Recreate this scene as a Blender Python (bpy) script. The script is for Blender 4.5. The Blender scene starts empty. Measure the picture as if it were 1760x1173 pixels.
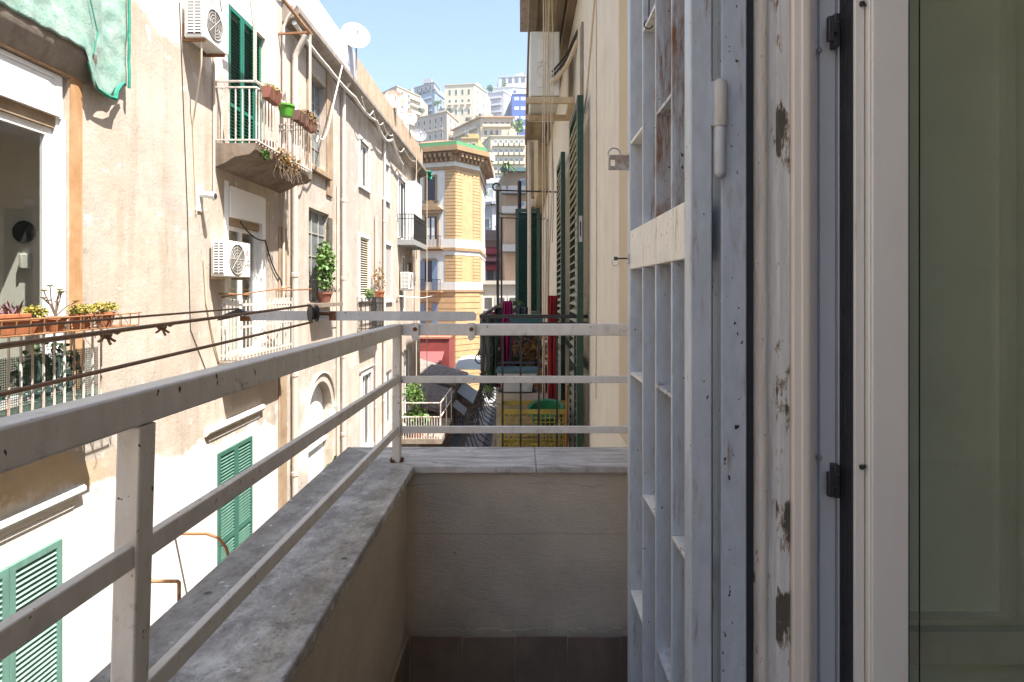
import bpy, bmesh, math, random
from mathutils import Vector, Matrix, noise as mnoise
S = bpy.context.scene
COL = S.collection
PI = math.pi
F, CX, CY = 970.0, 895.0, 500.0            # focal length and vanishing point of the photograph, in its pixels
GZ = -9.5                                   # street level below the eye


def pz(py, Y): return (CY - py) / F * Y
def pxx(px, Y): return (px - CX) / F * Y


# ------------------------------------------------------------------ materials
class NT:
    def __init__(s, name):
        s.m = bpy.data.materials.new(name); s.m.use_nodes = True
        s.t = s.m.node_tree; s.N = s.t.nodes; s.L = s.t.links
        s.b = s.N['Principled BSDF']; s._pos = None
    def pos(s):
        if not s._pos:
            s._pos = s.N.new('ShaderNodeNewGeometry').outputs['Position']
        return s._pos
    def inp(s, sock, v):
        if isinstance(v, bpy.types.NodeSocket): s.L.new(v, sock)
        elif isinstance(v, (tuple, list)) and len(v) == 3 and sock.type == 'RGBA': sock.default_value = (*v, 1)
        else: sock.default_value = v
    def scaled(s, sc):
        n = s.N.new('ShaderNodeVectorMath'); n.operation = 'MULTIPLY'
        s.L.new(s.pos(), n.inputs[0]); n.inputs[1].default_value = sc
        return n.outputs[0]
    def noise(s, scale, detail=4, rough=.55, stretch=None, dist=0.0, off=None):
        n = s.N.new('ShaderNodeTexNoise')
        v = s.scaled(stretch) if stretch else s.pos()
        if off:
            a = s.N.new('ShaderNodeVectorMath'); a.operation = 'ADD'
            s.L.new(v, a.inputs[0]); a.inputs[1].default_value = off; v = a.outputs[0]
        s.L.new(v, n.inputs['Vector'])
        n.inputs['Scale'].default_value = scale; n.inputs['Detail'].default_value = detail
        n.inputs['Roughness'].default_value = rough; n.inputs['Distortion'].default_value = dist
        return n.outputs['Fac']
    def ramp(s, v, a, b, lo=0.0, hi=1.0):
        n = s.N.new('ShaderNodeMapRange'); n.clamp = True
        s.L.new(v, n.inputs[0])
        n.inputs[1].default_value = a; n.inputs[2].default_value = b
        n.inputs[3].default_value = lo; n.inputs[4].default_value = hi
        return n.outputs[0]
    def math(s, op, a, b=0.0):
        n = s.N.new('ShaderNodeMath'); n.operation = op
        s.inp(n.inputs[0], a); s.inp(n.inputs[1], b)
        return n.outputs[0]
    def mix(s, f, a, b):
        n = s.N.new('ShaderNodeMix'); n.data_type = 'RGBA'
        s.inp(n.inputs[0], f); s.inp(n.inputs[6], a); s.inp(n.inputs[7], b)
        return n.outputs[2]
    def xyz(s, i):
        n = s.N.new('ShaderNodeSeparateXYZ'); s.L.new(s.pos(), n.inputs[0]); return n.outputs[i]
    def bump(s, h, strength=.3, dist=.01):
        n = s.N.new('ShaderNodeBump'); n.inputs['Strength'].default_value = strength
        n.inputs['Distance'].default_value = dist
        s.L.new(h, n.inputs['Height']); s.L.new(n.outputs[0], s.b.inputs['Normal'])
    def done(s, col, rough=.6, metal=0.0, spec=None):
        s.inp(s.b.inputs['Base Color'], col); s.inp(s.b.inputs['Roughness'], rough)
        s.b.inputs['Metallic'].default_value = metal
        if spec is not None: s.b.inputs['Specular IOR Level'].default_value = spec
        return s.m


def sc(c, k): return tuple(min(1, x * k) for x in c)


def plaster(name, c1, c2, scale=1.2, stain=None, amt=.5, bump=.25, fine=60, white=None):
    t = NT(name)
    n = t.noise(scale, 8, .65)
    c = t.mix(t.ramp(n, .38, .62), c1, c2)
    n2 = t.noise(scale * 5, 6, .6)
    c = t.mix(t.ramp(n2, .45, .75, 0, .35), c, sc(c1, .72))
    if stain:
        v = t.noise(1.6, 8, .68, stretch=(2.4, 2.4, .28))
        c = t.mix(t.ramp(v, .5, .74, 0, amt), c, stain)
    if white:
        w = t.noise(.55, 6, .6, off=(7, 3, 1))
        c = t.mix(t.ramp(w, .56, .6), c, white)
    t.bump(t.noise(fine, 4, .6), bump, .008)
    return t.done(c, .88, spec=.25)


def paint(name, base, rust=None, amt=.0, rough=.42, chip=(.03, .022, .018), chips=0.0, var=.12, streak=True, near=1.0):
    """brushed paint, optionally with rust and chips"""
    t = NT(name)
    n = t.noise(9 * near, 5, .6, stretch=(1, 1, .35))
    c = t.mix(t.ramp(n, .3, .7), sc(base, 1 - var), sc(base, 1 + var * .6))
    if rust:
        r = t.noise(7 * near, 9, .7, stretch=(1, 1, .12) if streak else (1, 1, 1), off=(3.1, 1.7, .4))
        r2 = t.noise(2.2 * near ** .6, 4, .6, off=(1, 9, 4))
        m = t.math('MULTIPLY', t.ramp(r, .62 - amt * .22, .74 - amt * .2), t.ramp(r2, .5 - amt * .2, .62))
        c = t.mix(m, c, rust)
    if chips:
        k = t.noise(38 * near ** .6, 3, .5, stretch=(1, 1, .6))
        c = t.mix(t.ramp(k, .735 - chips * .1, .75 - chips * .1), c, chip)
    t.bump(t.noise(45, 3, .5, stretch=(1, 1, .3)), .12, .004)
    return t.done(c, rough)


def simple(name, c, rough=.6, metal=0.0, var=.15, scale=14, spec=None, bump=0):
    t = NT(name)
    n = t.noise(scale, 5, .6)
    col = t.mix(t.ramp(n, .3, .7), sc(c, 1 - var), sc(c, 1 + var))
    if bump: t.bump(t.noise(scale * 3, 4), bump, .006)
    return t.done(col, rough, metal, spec)


def leafy(name, a, b, c3=None):
    t = NT(name)
    n = t.noise(13, 3, .6)
    c = t.mix(t.ramp(n, .38, .62), a, b)
    if c3: c = t.mix(t.ramp(t.noise(21, 2, .5, off=(5, 5, 5)), .58, .64), c, c3)
    t.b.inputs['Transmission Weight'].default_value = 0
    t.b.inputs['Subsurface Weight'].default_value = 0
    return t.done(c, .55)


def glass_mat(name, tint=(.8, .85, .8), refl=1.0):
    t = NT(name)
    tr = t.N.new('ShaderNodeBsdfTransparent'); tr.inputs[0].default_value = (*tint, 1)
    gl = t.N.new('ShaderNodeBsdfGlossy'); gl.inputs['Roughness'].default_value = .02
    fr = t.N.new('ShaderNodeFresnel'); fr.inputs[0].default_value = 1.5
    mx = t.N.new('ShaderNodeMixShader')
    gm = t.N.new('ShaderNodeNewGeometry')
    t.L.new(t.math('MULTIPLY', t.math('MULTIPLY', fr.outputs[0], refl), t.math('SUBTRACT', 1.0, gm.outputs['Backfacing'])), mx.inputs[0])
    t.L.new(tr.outputs[0], mx.inputs[1]); t.L.new(gl.outputs[0], mx.inputs[2])
    t.L.new(mx.outputs[0], t.N['Material Output'].inputs['Surface'])
    return t.m


RUST = (.20, .085, .028)
M = {}
def facade():
    t = NT('old_facade_plaster')
    z = t.xyz(2); y = t.xyz(1)
    n = t.noise(.9, 8, .62)
    c = t.mix(t.ramp(n, .36, .64), (.48, .40, .32), (.57, .495, .415))
    g = t.noise(.5, 7, .6, off=(2, 4, 8))
    c = t.mix(t.ramp(g, .47, .60, 0, .7), c, (.40, .36, .315))
    v = t.noise(1.3, 8, .7, stretch=(2.4, 2.4, .22))
    c = t.mix(t.ramp(v, .49, .70, 0, .62), c, (.34, .265, .195))
    dk_ = t.noise(5.5, 9, .72, stretch=(1.5, 1.5, .5), off=(3, 6, 2))
    c = t.mix(t.ramp(dk_, .57, .70, 0, .38), c, (.25, .20, .155))
    fl = t.noise(3.4, 6, .6, off=(9, 1, 1))
    c = t.mix(t.ramp(fl, .635, .65, 0, .7), c, (.66, .62, .57))
    # yellow undercoat band where the paint has come off
    zn = t.math('ADD', z, t.math('MULTIPLY', t.math('SUBTRACT', t.noise(.8, 6, .6, off=(4, 4, 4)), .5), 1.5))
    ye = t.math('MULTIPLY', t.ramp(zn, -1.75, -1.85), t.ramp(y, 7.4, 6.6))
    c = t.mix(t.math('MULTIPLY', ye, .75), c, (.55, .40, .24))
    # whitewashed lower storey
    zn2 = t.math('ADD', zn, t.math('MULTIPLY', t.ramp(y, 6.2, 9.5), .42))
    wy = t.math('MULTIPLY', t.ramp(zn2, -2.12, -2.2), t.ramp(y, 11.9, 11.7))
    c = t.mix(wy, c, t.mix(t.ramp(t.noise(1.8, 8, .7, stretch=(1, 1, .4), off=(1, 8, 2)), .5, .66, 0, .55), (.76, .735, .69), (.56, .52, .46)))
    # whitened patch round the upper shutters
    w3 = t.math('ADD', z, t.math('MULTIPLY', t.math('SUBTRACT', t.noise(1.1, 5, .6), .5), 1.3))
    wu = t.math('MULTIPLY', t.ramp(w3, 3.55, 3.7), t.math('MULTIPLY', t.ramp(y, 7.3, 7.6), t.ramp(y, 11.9, 11.7)))
    c = t.mix(t.math('MULTIPLY', wu, .85), c, (.70, .66, .60))
    wf = t.noise(.45, 6, .6, off=(0, 11, 3))
    far = t.math('MULTIPLY', t.ramp(wf, .5, .56), t.ramp(zn, -1.5, -2.6))
    c = t.mix(t.math('MULTIPLY', far, .7), c, (.74, .69, .61))
    # fine cracks
    vo = t.N.new('ShaderNodeTexVoronoi'); vo.feature = 'DISTANCE_TO_EDGE'; vo.inputs['Scale'].default_value = .7
    a = t.N.new('ShaderNodeVectorMath'); a.operation = 'ADD'
    nn = t.N.new('ShaderNodeTexNoise'); nn.inputs['Scale'].default_value = 2.2; nn.inputs['Detail'].default_value = 6
    t.L.new(t.pos(), nn.inputs['Vector'])
    t.L.new(t.pos(), a.inputs[0]); t.L.new(nn.outputs['Color'], a.inputs[1]); t.L.new(a.outputs[0], vo.inputs['Vector'])
    crack = t.math('MULTIPLY', t.ramp(vo.outputs['Distance'], .006, .002), t.ramp(g, .5, .56))
    c = t.mix(t.math('MULTIPLY', crack, .5), c, (.2, .15, .1))
    hb = t.math('ADD', t.math('MULTIPLY', t.noise(26, 6, .65), .6), t.math('MULTIPLY', t.noise(2.5, 4, .5), 1.6))
    t.bump(hb, .5, .02)
    return t.done(c, .92, spec=.2)
M['facade'] = facade()
M['white_surround'] = plaster('white_surround_plaster', (.78, .77, .74), (.70, .69, .66), 2, (.45, .3, .18), .35)
M['rusty_surround'] = plaster('orange_stained_jamb', (.52, .31, .16), (.40, .22, .10), 3, (.62, .46, .32), .8)
M['brown_strip'] = plaster('brown_strip_plaster', (.30, .21, .135), (.40, .30, .20), 2.2, (.17, .11, .07), .8)
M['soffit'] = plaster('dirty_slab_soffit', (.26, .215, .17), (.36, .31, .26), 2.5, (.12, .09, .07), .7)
M['slab'] = plaster('balcony_slab_concrete', (.29, .235, .185), (.20, .155, .115), 3, (.09, .065, .045), .8, .6, 30)
M['roofpar'] = plaster('rooftop_parapet_plaster', (.40, .29, .19), (.48, .38, .275), 1.4, (.22, .13, .065), .85)
M['white_pvc'] = simple('white_pvc', (.80, .80, .79), .35, var=.03)
M['cream_pipe'] = paint('cream_painted_pipe', (.58, .51, .43), (.32, .19, .10), .12, .5, near=4)
M['white_rail'] = paint('white_rusty_railing', (.74, .70, .64), (.30, .15, .07), .75, .5, chips=.5)
M['rust_iron'] = paint('rusted_iron', (.26, .12, .05), (.42, .24, .12), .6, .8, streak=False)
M['terracotta'] = simple('terracotta_pot', (.44, .155, .065), .8, var=.2, scale=18)
M['brown_pot'] = simple('reddish_brown_plastic', (.26, .10, .07), .55, var=.12)
M['green_shut'] = paint('green_shutter_paint', (.012, .16, .105), None, 0, .35, var=.15)
M['mint_shut'] = paint('lit_green_shutter_paint', (.125, .25, .20), None, 0, .6, var=.22)  # paler green for the nearest shutter, strong light put into the colour
M['mint_slat'] = paint('lit_green_slats', (.20, .32, .265), None, 0, .6, var=.25)  # its slats, paler again, with the bright light in the colour
M['green_slat'] = paint('dusty_green_slats', (.085, .19, .145), None, 0, .6, var=.25)
M['green_shut2'] = paint('lower_green_shutter_paint', (.045, .15, .11), None, 0, .5, var=.2)
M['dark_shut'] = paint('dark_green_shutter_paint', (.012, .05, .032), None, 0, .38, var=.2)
M['cream_slat'] = paint('faded_shutter_back', (.30, .29, .21), None, 0, .5)
M['dark_glass'] = simple('dim_window_glass', (.035, .042, .045), .08, var=.5, scale=1.5)
M['dusty_glass'] = simple('dusty_wired_glass', (.16, .18, .175), .25, var=.4, scale=3)
M['glass'] = glass_mat('clear_window_glass', (.95, .97, .95), 2.6)
M['ac_white'] = simple('air_conditioner_enamel', (.76, .75, .71), .4, var=.05)
M['ac_dark'] = simple('air_conditioner_grille_dark', (.05, .05, .05), .6)
M['ac_mid'] = simple('air_conditioner_grille_grey', (.20, .185, .165), .6)
M['ac_guard'] = simple('air_conditioner_guard', (.50, .47, .43), .5)
M['dish'] = paint('satellite_dish_enamel', (.50, .485, .46), (.40, .17, .06), .95, .4, streak=False, near=.45)
M['grey_dish'] = simple('grey_satellite_dish', (.25, .25, .26), .4)
M['steel'] = simple('galvanised_steel', (.42, .42, .42), .4, .6)
M['black_iron'] = simple('black_wrought_iron', (.022, .021, .021), .5, var=.3)
M['grey_slab'] = plaster('grey_slab', (.33, .33, .32), (.28, .28, .27), 2)
M['green_net'] = None
M['cable'] = simple('black_cable', (.03, .028, .026), .6)
M['white_cable'] = simple('white_cable', (.66, .62, .55), .6)
M['twine'] = simple('pale_rope', (.60, .49, .35), .85, scale=60)
M['brown_line'] = simple('brown_plastic_line', (.21, .115, .06), .5, scale=40, var=.25)
M['black_pulley'] = simple('black_pulley_plastic', (.03, .028, .026), .45, var=.3)
M['leaf'] = leafy('green_leaves', (.06, .14, .02), (.12, .21, .035))
M['leaf_yellow'] = leafy('yellow_succulent_leaves', (.34, .34, .06), (.42, .30, .07), (.12, .2, .03))
M['leaf_dry'] = leafy('dry_stems', (.30, .16, .05), (.22, .11, .04), (.10, .15, .03))
M['leaf_purple'] = leafy('purple_leaves', (.15, .07, .10), (.10, .05, .06), (.12, .14, .05))
M['leaf_dark'] = leafy('dark_foliage', (.025, .06, .018), (.05, .10, .025))
M['bark'] = simple('grey_brown_stems', (.14, .10, .07), .85)


def net():
    t = NT('green_debris_netting')
    n = t.noise(3.2, 8, .7)
    c = t.mix(t.ramp(n, .36, .64), (.20, .35, .28), (.38, .47, .41))
    n2 = t.noise(16, 6, .75)
    c = t.mix(t.ramp(n2, .5, .68, 0, .7), c, (.14, .33, .25))
    t.bump(t.noise(22, 6, .7), .45, .02)
    return t.done(c, .8)
M['green_net'] = net()
M['green_net_dark'] = simple('folded_green_netting', (.02, .25, .16), .7, var=.3)


def marble():
    t = NT('weathered_marble')
    n = t.noise(13, 12, .80, stretch=(1.0, .75, 1), dist=.3)
    c = t.mix(t.ramp(n, .40, .60), (.21, .20, .19), (.60, .59, .58))
    n2 = t.noise(4.2, 10, .75, off=(3, 2, 0))
    c = t.mix(t.ramp(n2, .44, .60, 0, .72), c, (.215, .195, .175))
    n3 = t.noise(5.5, 10, .75, off=(8, 5, 0))
    c = t.mix(t.ramp(n3, .52, .66, 0, .55), c, (.46, .47, .49))
    s = t.noise(75, 4, .6)
    c = t.mix(t.ramp(s, .58, .70, 0, .65), c, (.085, .075, .065))
    # grime gathering along the outer edge
    c = t.mix(t.math('MULTIPLY', t.ramp(t.math('ADD', t.xyz(0), t.math('MULTIPLY', t.math('SUBTRACT', n2, .5), .25)), -.60, -.72), .55), c, (.13, .115, .10))
    w = t.noise(30, 1, .5, off=(2, 7, 0))
    c = t.mix(t.ramp(w, .735, .75, 0, .75), c, (.66, .66, .65))
    k = t.noise(19, 1, .5, off=(12, 3, 0))
    c = t.mix(t.ramp(k, .745, .76, 0, .9), c, (.045, .038, .03))
    t.bump(t.noise(90, 5, .65), .25, .004)
    return t.done(c, t.ramp(n, .3, .7, .62, .42))
M['marble'] = marble()


def streaky_marble():
    t = NT('veined_marble')
    n = t.noise(3.4, 10, .72, stretch=(1, 4.5, 1), dist=1.2)
    c = t.mix(t.ramp(n, .36, .64), (.27, .24, .22), (.66, .645, .63))
    v = t.noise(7, 10, .75, stretch=(1, 3, 1), dist=1.8, off=(4, 0, 0))
    c = t.mix(t.ramp(v, .55, .68, 0, .8), c, (.16, .135, .12))
    t.bump(t.noise(60, 5, .6), .15, .004)
    return t.done(c, .5)
M['marble2'] = streaky_marble()


def parapet_paint():
    t = NT('textured_parapet_paint')
    n = t.noise(2.5, 7, .6)
    c = t.mix(t.ramp(n, .35, .65), (.47, .405, .32), (.54, .475, .385))
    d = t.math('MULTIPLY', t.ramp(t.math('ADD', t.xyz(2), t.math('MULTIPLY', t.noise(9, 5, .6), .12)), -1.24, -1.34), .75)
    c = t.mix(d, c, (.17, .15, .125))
    g = t.noise(3.5, 6, .6, off=(1, 2, 9))
    c = t.mix(t.ramp(g, .5, .7, 0, .4), c, (.33, .30, .26))
    s = t.noise(48, 2, .5)
    c = t.mix(t.ramp(s, .765, .785, 0, .8), c, (.10, .085, .07))
    # one long hairline crack near the top
    w = t.math('ADD', t.xyz(2), t.math('MULTIPLY', t.noise(5, 6, .6, stretch=(1, 1, 0)), .11))
    k = t.math('ABSOLUTE', t.math('ADD', w, .708))
    c = t.mix(t.math('MULTIPLY', t.ramp(k, .002, .0006, 0, .6), t.ramp(t.noise(4, 3, .5, off=(3, 3, 3)), .42, .55)), c, (.16, .135, .11))
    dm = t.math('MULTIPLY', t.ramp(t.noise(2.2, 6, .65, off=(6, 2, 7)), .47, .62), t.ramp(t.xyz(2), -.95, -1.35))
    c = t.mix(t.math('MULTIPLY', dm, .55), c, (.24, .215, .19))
    k2 = t.math('ABSOLUTE', t.math('ADD', t.math('ADD', t.xyz(2), t.math('MULTIPLY', t.noise(3, 3, .5, stretch=(1, 1, 0), off=(5, 0, 0)), .02)), .95))
    c = t.mix(t.ramp(k2, .0022, .0008, 0, .4), c, (.16, .14, .12))
    h = t.math('ADD', t.noise(70, 5, .65, stretch=(1, 1, 2.2)), t.math('MULTIPLY', t.noise(24, 3, .6, stretch=(1, 1, 3)), .8))
    t.bump(h, .38, .010)
    return t.done(c, .85, spec=.25)
M['parapet'] = parapet_paint()
M['tile'] = plaster('brown_skirting_tile', (.21, .155, .115), (.165, .125, .098), 7, (.08, .065, .055), .6, .1, 120)
M['grout'] = simple('dark_grout', (.10, .085, .07), .9)
M['gate'] = paint('grey_gate_paint', (.46, .505, .565), RUST, .3, .36, chips=.35, near=7)
M['gate_rusty'] = paint('rust_streaked_gate_paint', (.47, .505, .545), RUST, .78, .45, chips=.5, near=7)
M['gate_edge'] = paint('lit_gate_paint', (.72, .69, .635), RUST, .3, .4, chips=.55, near=7)  # lighter, warmer copy of the gate paint for pieces facing the light
M['rail'] = paint('white_balcony_rail_paint', (.66, .635, .60), (.17, .08, .035), .22, .38, chips=.45, streak=False, near=4)
M['rust_bolt'] = simple('rust_stained_bolt', (.17, .07, .025), .85, var=.5)


def peel(name, ca, cb, amt=0, worn=False):
    t = NT(name)
    n = t.noise(60, 8, .7, stretch=(1, 1, .08))
    c = t.mix(t.ramp(n, .38, .62), ca, cb)
    big = t.ramp(t.noise(2.6, 2, .5, stretch=(0, 0, 1), off=(0, 0, 4.3)), .42, .66, -.10, .075)
    p = t.math('ADD', t.noise(42, 8, .68, stretch=(1.3, 1, .38), off=(0, 0, 2)), big)
    if worn:                                   # two long patches where the paint has fallen off
        z = t.xyz(2)
        for zc, hw, am in ((.275, .075, .16), (-.42, .055, .15), (-.585, .06, .17), (-.16, .03, .09)):
            p = t.math('ADD', p, t.ramp(t.math('ABSOLUTE', t.math('SUBTRACT', z, zc)), hw, hw * .55, 0, am))
    c = t.mix(t.ramp(p, .60 - amt, .612 - amt), c, (.40, .35, .28))
    c = t.mix(t.ramp(p, .645 - amt, .66 - amt), c, (.10, .085, .065))
    sp = t.noise(120, 2, .5, stretch=(1, 1, .6))
    c = t.mix(t.ramp(sp, .745, .76, 0, .6), c, (.2, .16, .12))
    st = t.noise(90, 6, .7, stretch=(1, 1, .04), off=(2, 2, 2))
    c = t.mix(t.ramp(st, .56, .7, 0, .45), c, sc(ca, .55))
    t.bump(t.math('ADD', t.math('MULTIPLY', p, -1.5), t.noise(140, 4, .6, stretch=(1, 1, .3))), .6, .004)
    return t.done(c, .7)
M['peel'] = peel('peeling_white_frame_paint', (.62, .60, .57), (.76, .745, .72), .05, True)
M['peel_warm'] = peel('worn_beige_frame_paint', (.68, .60, .52), (.80, .73, .65), .0)
M['peel_grey'] = peel('worn_grey_frame_paint', (.54, .515, .49), (.68, .655, .63), .02)
M['cream_jamb'] = paint('cream_jamb_paint', (.80, .715, .625), None, 0, .5, var=.05)
M['alu'] = paint('grey_track_enamel', (.50, .52, .56), None, 0, .35, var=.06)
M['gasket'] = simple('dark_gasket', (.028, .03, .036), .55)
M['sash'] = paint('white_sash_paint', (.79, .765, .715), (.36, .31, .27), .25, .38, var=.05, chips=.0)
M['catch'] = simple('dark_grey_catch', (.07, .073, .075), .4, .5)
M['green_glass'] = glass_mat('greenish_door_glass', (.88, .91, .86), 1.2)
M['right_wall'] = plaster('cream_painted_wall', (.70, .625, .54), (.74, .67, .59), 1.3, (.54, .43, .33), .35, .2)
M['tan_strip'] = plaster('tan_wall_edge', (.58, .47, .34), (.54, .43, .31), 1.5)  # darker tan than the wall beside it
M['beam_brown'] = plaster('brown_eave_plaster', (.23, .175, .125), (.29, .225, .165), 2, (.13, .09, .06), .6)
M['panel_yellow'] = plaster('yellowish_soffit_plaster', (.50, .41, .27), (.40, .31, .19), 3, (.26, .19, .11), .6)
M['lichen'] = plaster('lichen_stained_wall', (.36, .26, .16), (.26, .20, .10), 3, (.52, .43, .30), .9)
M['room'] = plaster('room_paint', (.80, .81, .75), (.77, .78, .72), 1)
M['room_light'] = plaster('flat_interior_paint', (.84, .80, .74), (.80, .76, .70), 1)
M['asphalt'] = simple('street_asphalt', (.075, .073, .072), .9, var=.3, scale=3, bump=.3)
M['pave'] = simple('stone_paving', (.22, .20, .185), .85, var=.2, scale=5)
M['hill'] = leafy('hillside_scrub', (.06, .08, .03), (.14, .13, .08))

# ------------------------------------------------------------------ object helpers


def link(o, parent=None):
    COL.objects.link(o)
    if parent is not None: o.parent = parent
    return o


def tag(o, label=None, cat=None, group=None, kind=None):
    if label: o['label'] = label
    if cat: o['category'] = cat
    if group: o['group'] = group
    if kind: o['kind'] = kind
    return o


def thing(name, label, cat, loc=(0, 0, 0), rz=0, group=None):
    o = bpy.data.objects.new(name, None); link(o)
    o.location = loc; o.rotation_euler = (0, 0, rz)
    o.empty_display_size = .1
    return tag(o, label, cat, group)


class MB:
    def __init__(s): s.bm = bmesh.new()
    def face(s, pts, mi=0):
        vs = [s.bm.verts.new(p) for p in pts]
        f = s.bm.faces.new(vs); f.material_index = mi
        return f
    def box(s, x0, x1, y0, y1, z0, z1, mi=0):
        x0, x1 = min(x0, x1), max(x0, x1); y0, y1 = min(y0, y1), max(y0, y1); z0, z1 = min(z0, z1), max(z0, z1)
        v = [s.bm.verts.new(p) for p in ((x0, y0, z0), (x1, y0, z0), (x1, y1, z0), (x0, y1, z0),
                                        (x0, y0, z1), (x1, y0, z1), (x1, y1, z1), (x0, y1, z1))]
        for q in ((3, 2, 1, 0), (4, 5, 6, 7), (0, 1, 5, 4), (1, 2, 6, 5), (2, 3, 7, 6), (3, 0, 4, 7)):
            s.bm.faces.new([v[i] for i in q]).material_index = mi
        return s
    def bar(s, p, q, w, h, up=(0, 0, 1), mi=0):
        """rectangular bar from p to q, w sideways, h along up"""
        p, q = Vector(p), Vector(q); d = (q - p).normalized(); up = Vector(up)
        sx = d.cross(up)
        if sx.length < 1e-4: sx = d.cross(Vector((1, 0, 0)))
        sx.normalize(); u = sx.cross(d).normalized()
        sx *= w / 2; u *= h / 2
        v = [s.bm.verts.new(c) for c in (p - sx - u, p + sx - u, p + sx + u, p - sx + u, q - sx - u, q + sx - u, q + sx + u, q - sx + u)]
        for k in ((3, 2, 1, 0), (4, 5, 6, 7), (0, 1, 5, 4), (1, 2, 6, 5), (2, 3, 7, 6), (3, 0, 4, 7)):
            s.bm.faces.new([v[i] for i in k]).material_index = mi
        return s
    def tube(s, pts, r, n=8, cap=True, mi=0):
        pts = [Vector(p) for p in pts]
        if not isinstance(r, (list, tuple)) and 2 < len(pts) < 8:
            q = [pts[0]]
            for i in range(1, len(pts) - 1):
                u, w = pts[i] - pts[i - 1], pts[i + 1] - pts[i]
                if u.length > 8 * r: q.append(pts[i] - u.normalized() * 2 * r)
                q.append(pts[i])
                if w.length > 8 * r: q.append(pts[i] + w.normalized() * 2 * r)
            pts = q + [pts[-1]]
        rs = r if isinstance(r, (list, tuple)) else [r] * len(pts)
        rings = []; prev = None
        for i, p in enumerate(pts):
            d = (pts[min(i + 1, len(pts) - 1)] - pts[max(i - 1, 0)])
            if d.length < 1e-7: d = Vector((0, 0, 1))
            d.normalize()
            a = prev if prev is not None else (Vector((0, 0, 1)) if abs(d.z) < .9 else Vector((1, 0, 0)))
            a = (a - d * a.dot(d))
            if a.length < 1e-5: a = d.orthogonal()
            a.normalize(); b = d.cross(a); prev = a
            rings.append([s.bm.verts.new(p + (a * math.cos(2 * PI * k / n) + b * math.sin(2 * PI * k / n)) * rs[i]) for k in range(n)])
        for A, B in zip(rings, rings[1:]):
            for k in range(n):
                f = s.bm.faces.new((A[k], A[(k + 1) % n], B[(k + 1) % n], B[k])); f.smooth = True; f.material_index = mi
        if cap:
            s.bm.faces.new(rings[0][::-1]).material_index = mi; s.bm.faces.new(rings[-1]).material_index = mi
        return s
    def lathe(s, c, prof, n=16, axis='Z', mi=0, mtx=None):
        c = Vector(c); rings = []
        for r, h in prof:
            ring = []
            for k in range(n):
                a = 2 * PI * k / n; x, y = r * math.cos(a), r * math.sin(a)
                v = Vector((x, y, h)) if axis == 'Z' else (Vector((h, x, y)) if axis == 'X' else Vector((x, h, y)))
                if mtx: v = mtx @ v
                ring.append(s.bm.verts.new(c + v))
            rings.append(ring)
        for A, B in zip(rings, rings[1:]):
            for k in range(n):
                f = s.bm.faces.new((A[k], A[(k + 1) % n], B[(k + 1) % n], B[k])); f.smooth = True; f.material_index = mi
        for R_, rv in ((rings[0], True), (rings[-1], False)):
            try: s.bm.faces.new(R_[::-1] if rv else R_).material_index = mi
            except ValueError: pass
        return s
    def prism(s, poly, z0, z1, mi=0):
        """vertical prism over a plan polygon"""
        a = [s.bm.verts.new((x, y, z0)) for x, y in poly]; b = [s.bm.verts.new((x, y, z1)) for x, y in poly]
        n = len(poly)
        for i in range(n):
            s.bm.faces.new((a[i], a[(i + 1) % n], b[(i + 1) % n], b[i])).material_index = mi
        s.bm.faces.new(a[::-1]).material_index = mi; s.bm.faces.new(b).material_index = mi
        return s
    def extr(s, prof, axis, a, b, mi=0):
        """profile of two coordinates swept along axis: 'Y' takes (x,z), 'X' takes (y,z)"""
        mk = (lambda u, v, t: (u, t, v)) if axis == 'Y' else (lambda u, v, t: (t, u, v))
        A = [s.bm.verts.new(mk(u, v, a)) for u, v in prof]; B = [s.bm.verts.new(mk(u, v, b)) for u, v in prof]
        n = len(prof)
        for i in range(n): s.bm.faces.new((A[i], A[(i + 1) % n], B[(i + 1) % n], B[i])).material_index = mi
        s.bm.faces.new(A[::-1]).material_index = mi; s.bm.faces.new(B).material_index = mi
        return s
    def leaves(s, c, r, n, size, rng, mi=0, shell=.35):
        n = int(n * 1.5)
        c = Vector(c)
        for _ in range(n):
            d = Vector((rng.gauss(0, 1), rng.gauss(0, 1), rng.gauss(0, 1))).normalized() * (shell + (1 - shell) * rng.random() ** .6)
            p = c + Vector((d.x * r[0], d.y * r[1], d.z * r[2]))
            a = Vector((rng.gauss(0, 1), rng.gauss(0, 1), rng.gauss(0, .7))).normalized()
            b = a.orthogonal().normalized(); b.rotate(Matrix.Rotation(rng.random() * 6.3, 3, a))
            L = size * (.35 + 1.1 * rng.random() ** 1.4); W = L * .38
            k = a.cross(b) * L * .12
            v = [s.bm.verts.new(q) for q in (p - a * L * .5, p + b * W + k, p + a * L * .5, p - b * W + k)]
            s.bm.faces.new((v[0], v[1], v[2])).material_index = mi; s.bm.faces.new((v[0], v[2], v[3])).material_index = mi
        return s
    def build(s, name, mat, parent=None, bevel=0, smooth=False):
        bmesh.ops.recalc_face_normals(s.bm, faces=s.bm.faces[:]) if bevel else None
        me = bpy.data.meshes.new(name); s.bm.to_mesh(me); s.bm.free()
        me.set_sharp_from_angle(angle=math.radians(38))
        for m in (mat if isinstance(mat, (list, tuple)) else [mat]): me.materials.append(m)
        o = bpy.data.objects.new(name, me); link(o, parent)
        if smooth:
            for p in me.polygons: p.use_smooth = True
        if bevel:
            b = o.modifiers.new('edge', 'BEVEL'); b.width = bevel; b.segments = 2; b.limit_method = 'ANGLE'
        return o


def box_obj(name, mat, parent, x0, x1, y0, y1, z0, z1, bevel=0):
    return MB().box(x0, x1, y0, y1, z0, z1).build(name, mat, parent, bevel)


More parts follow.
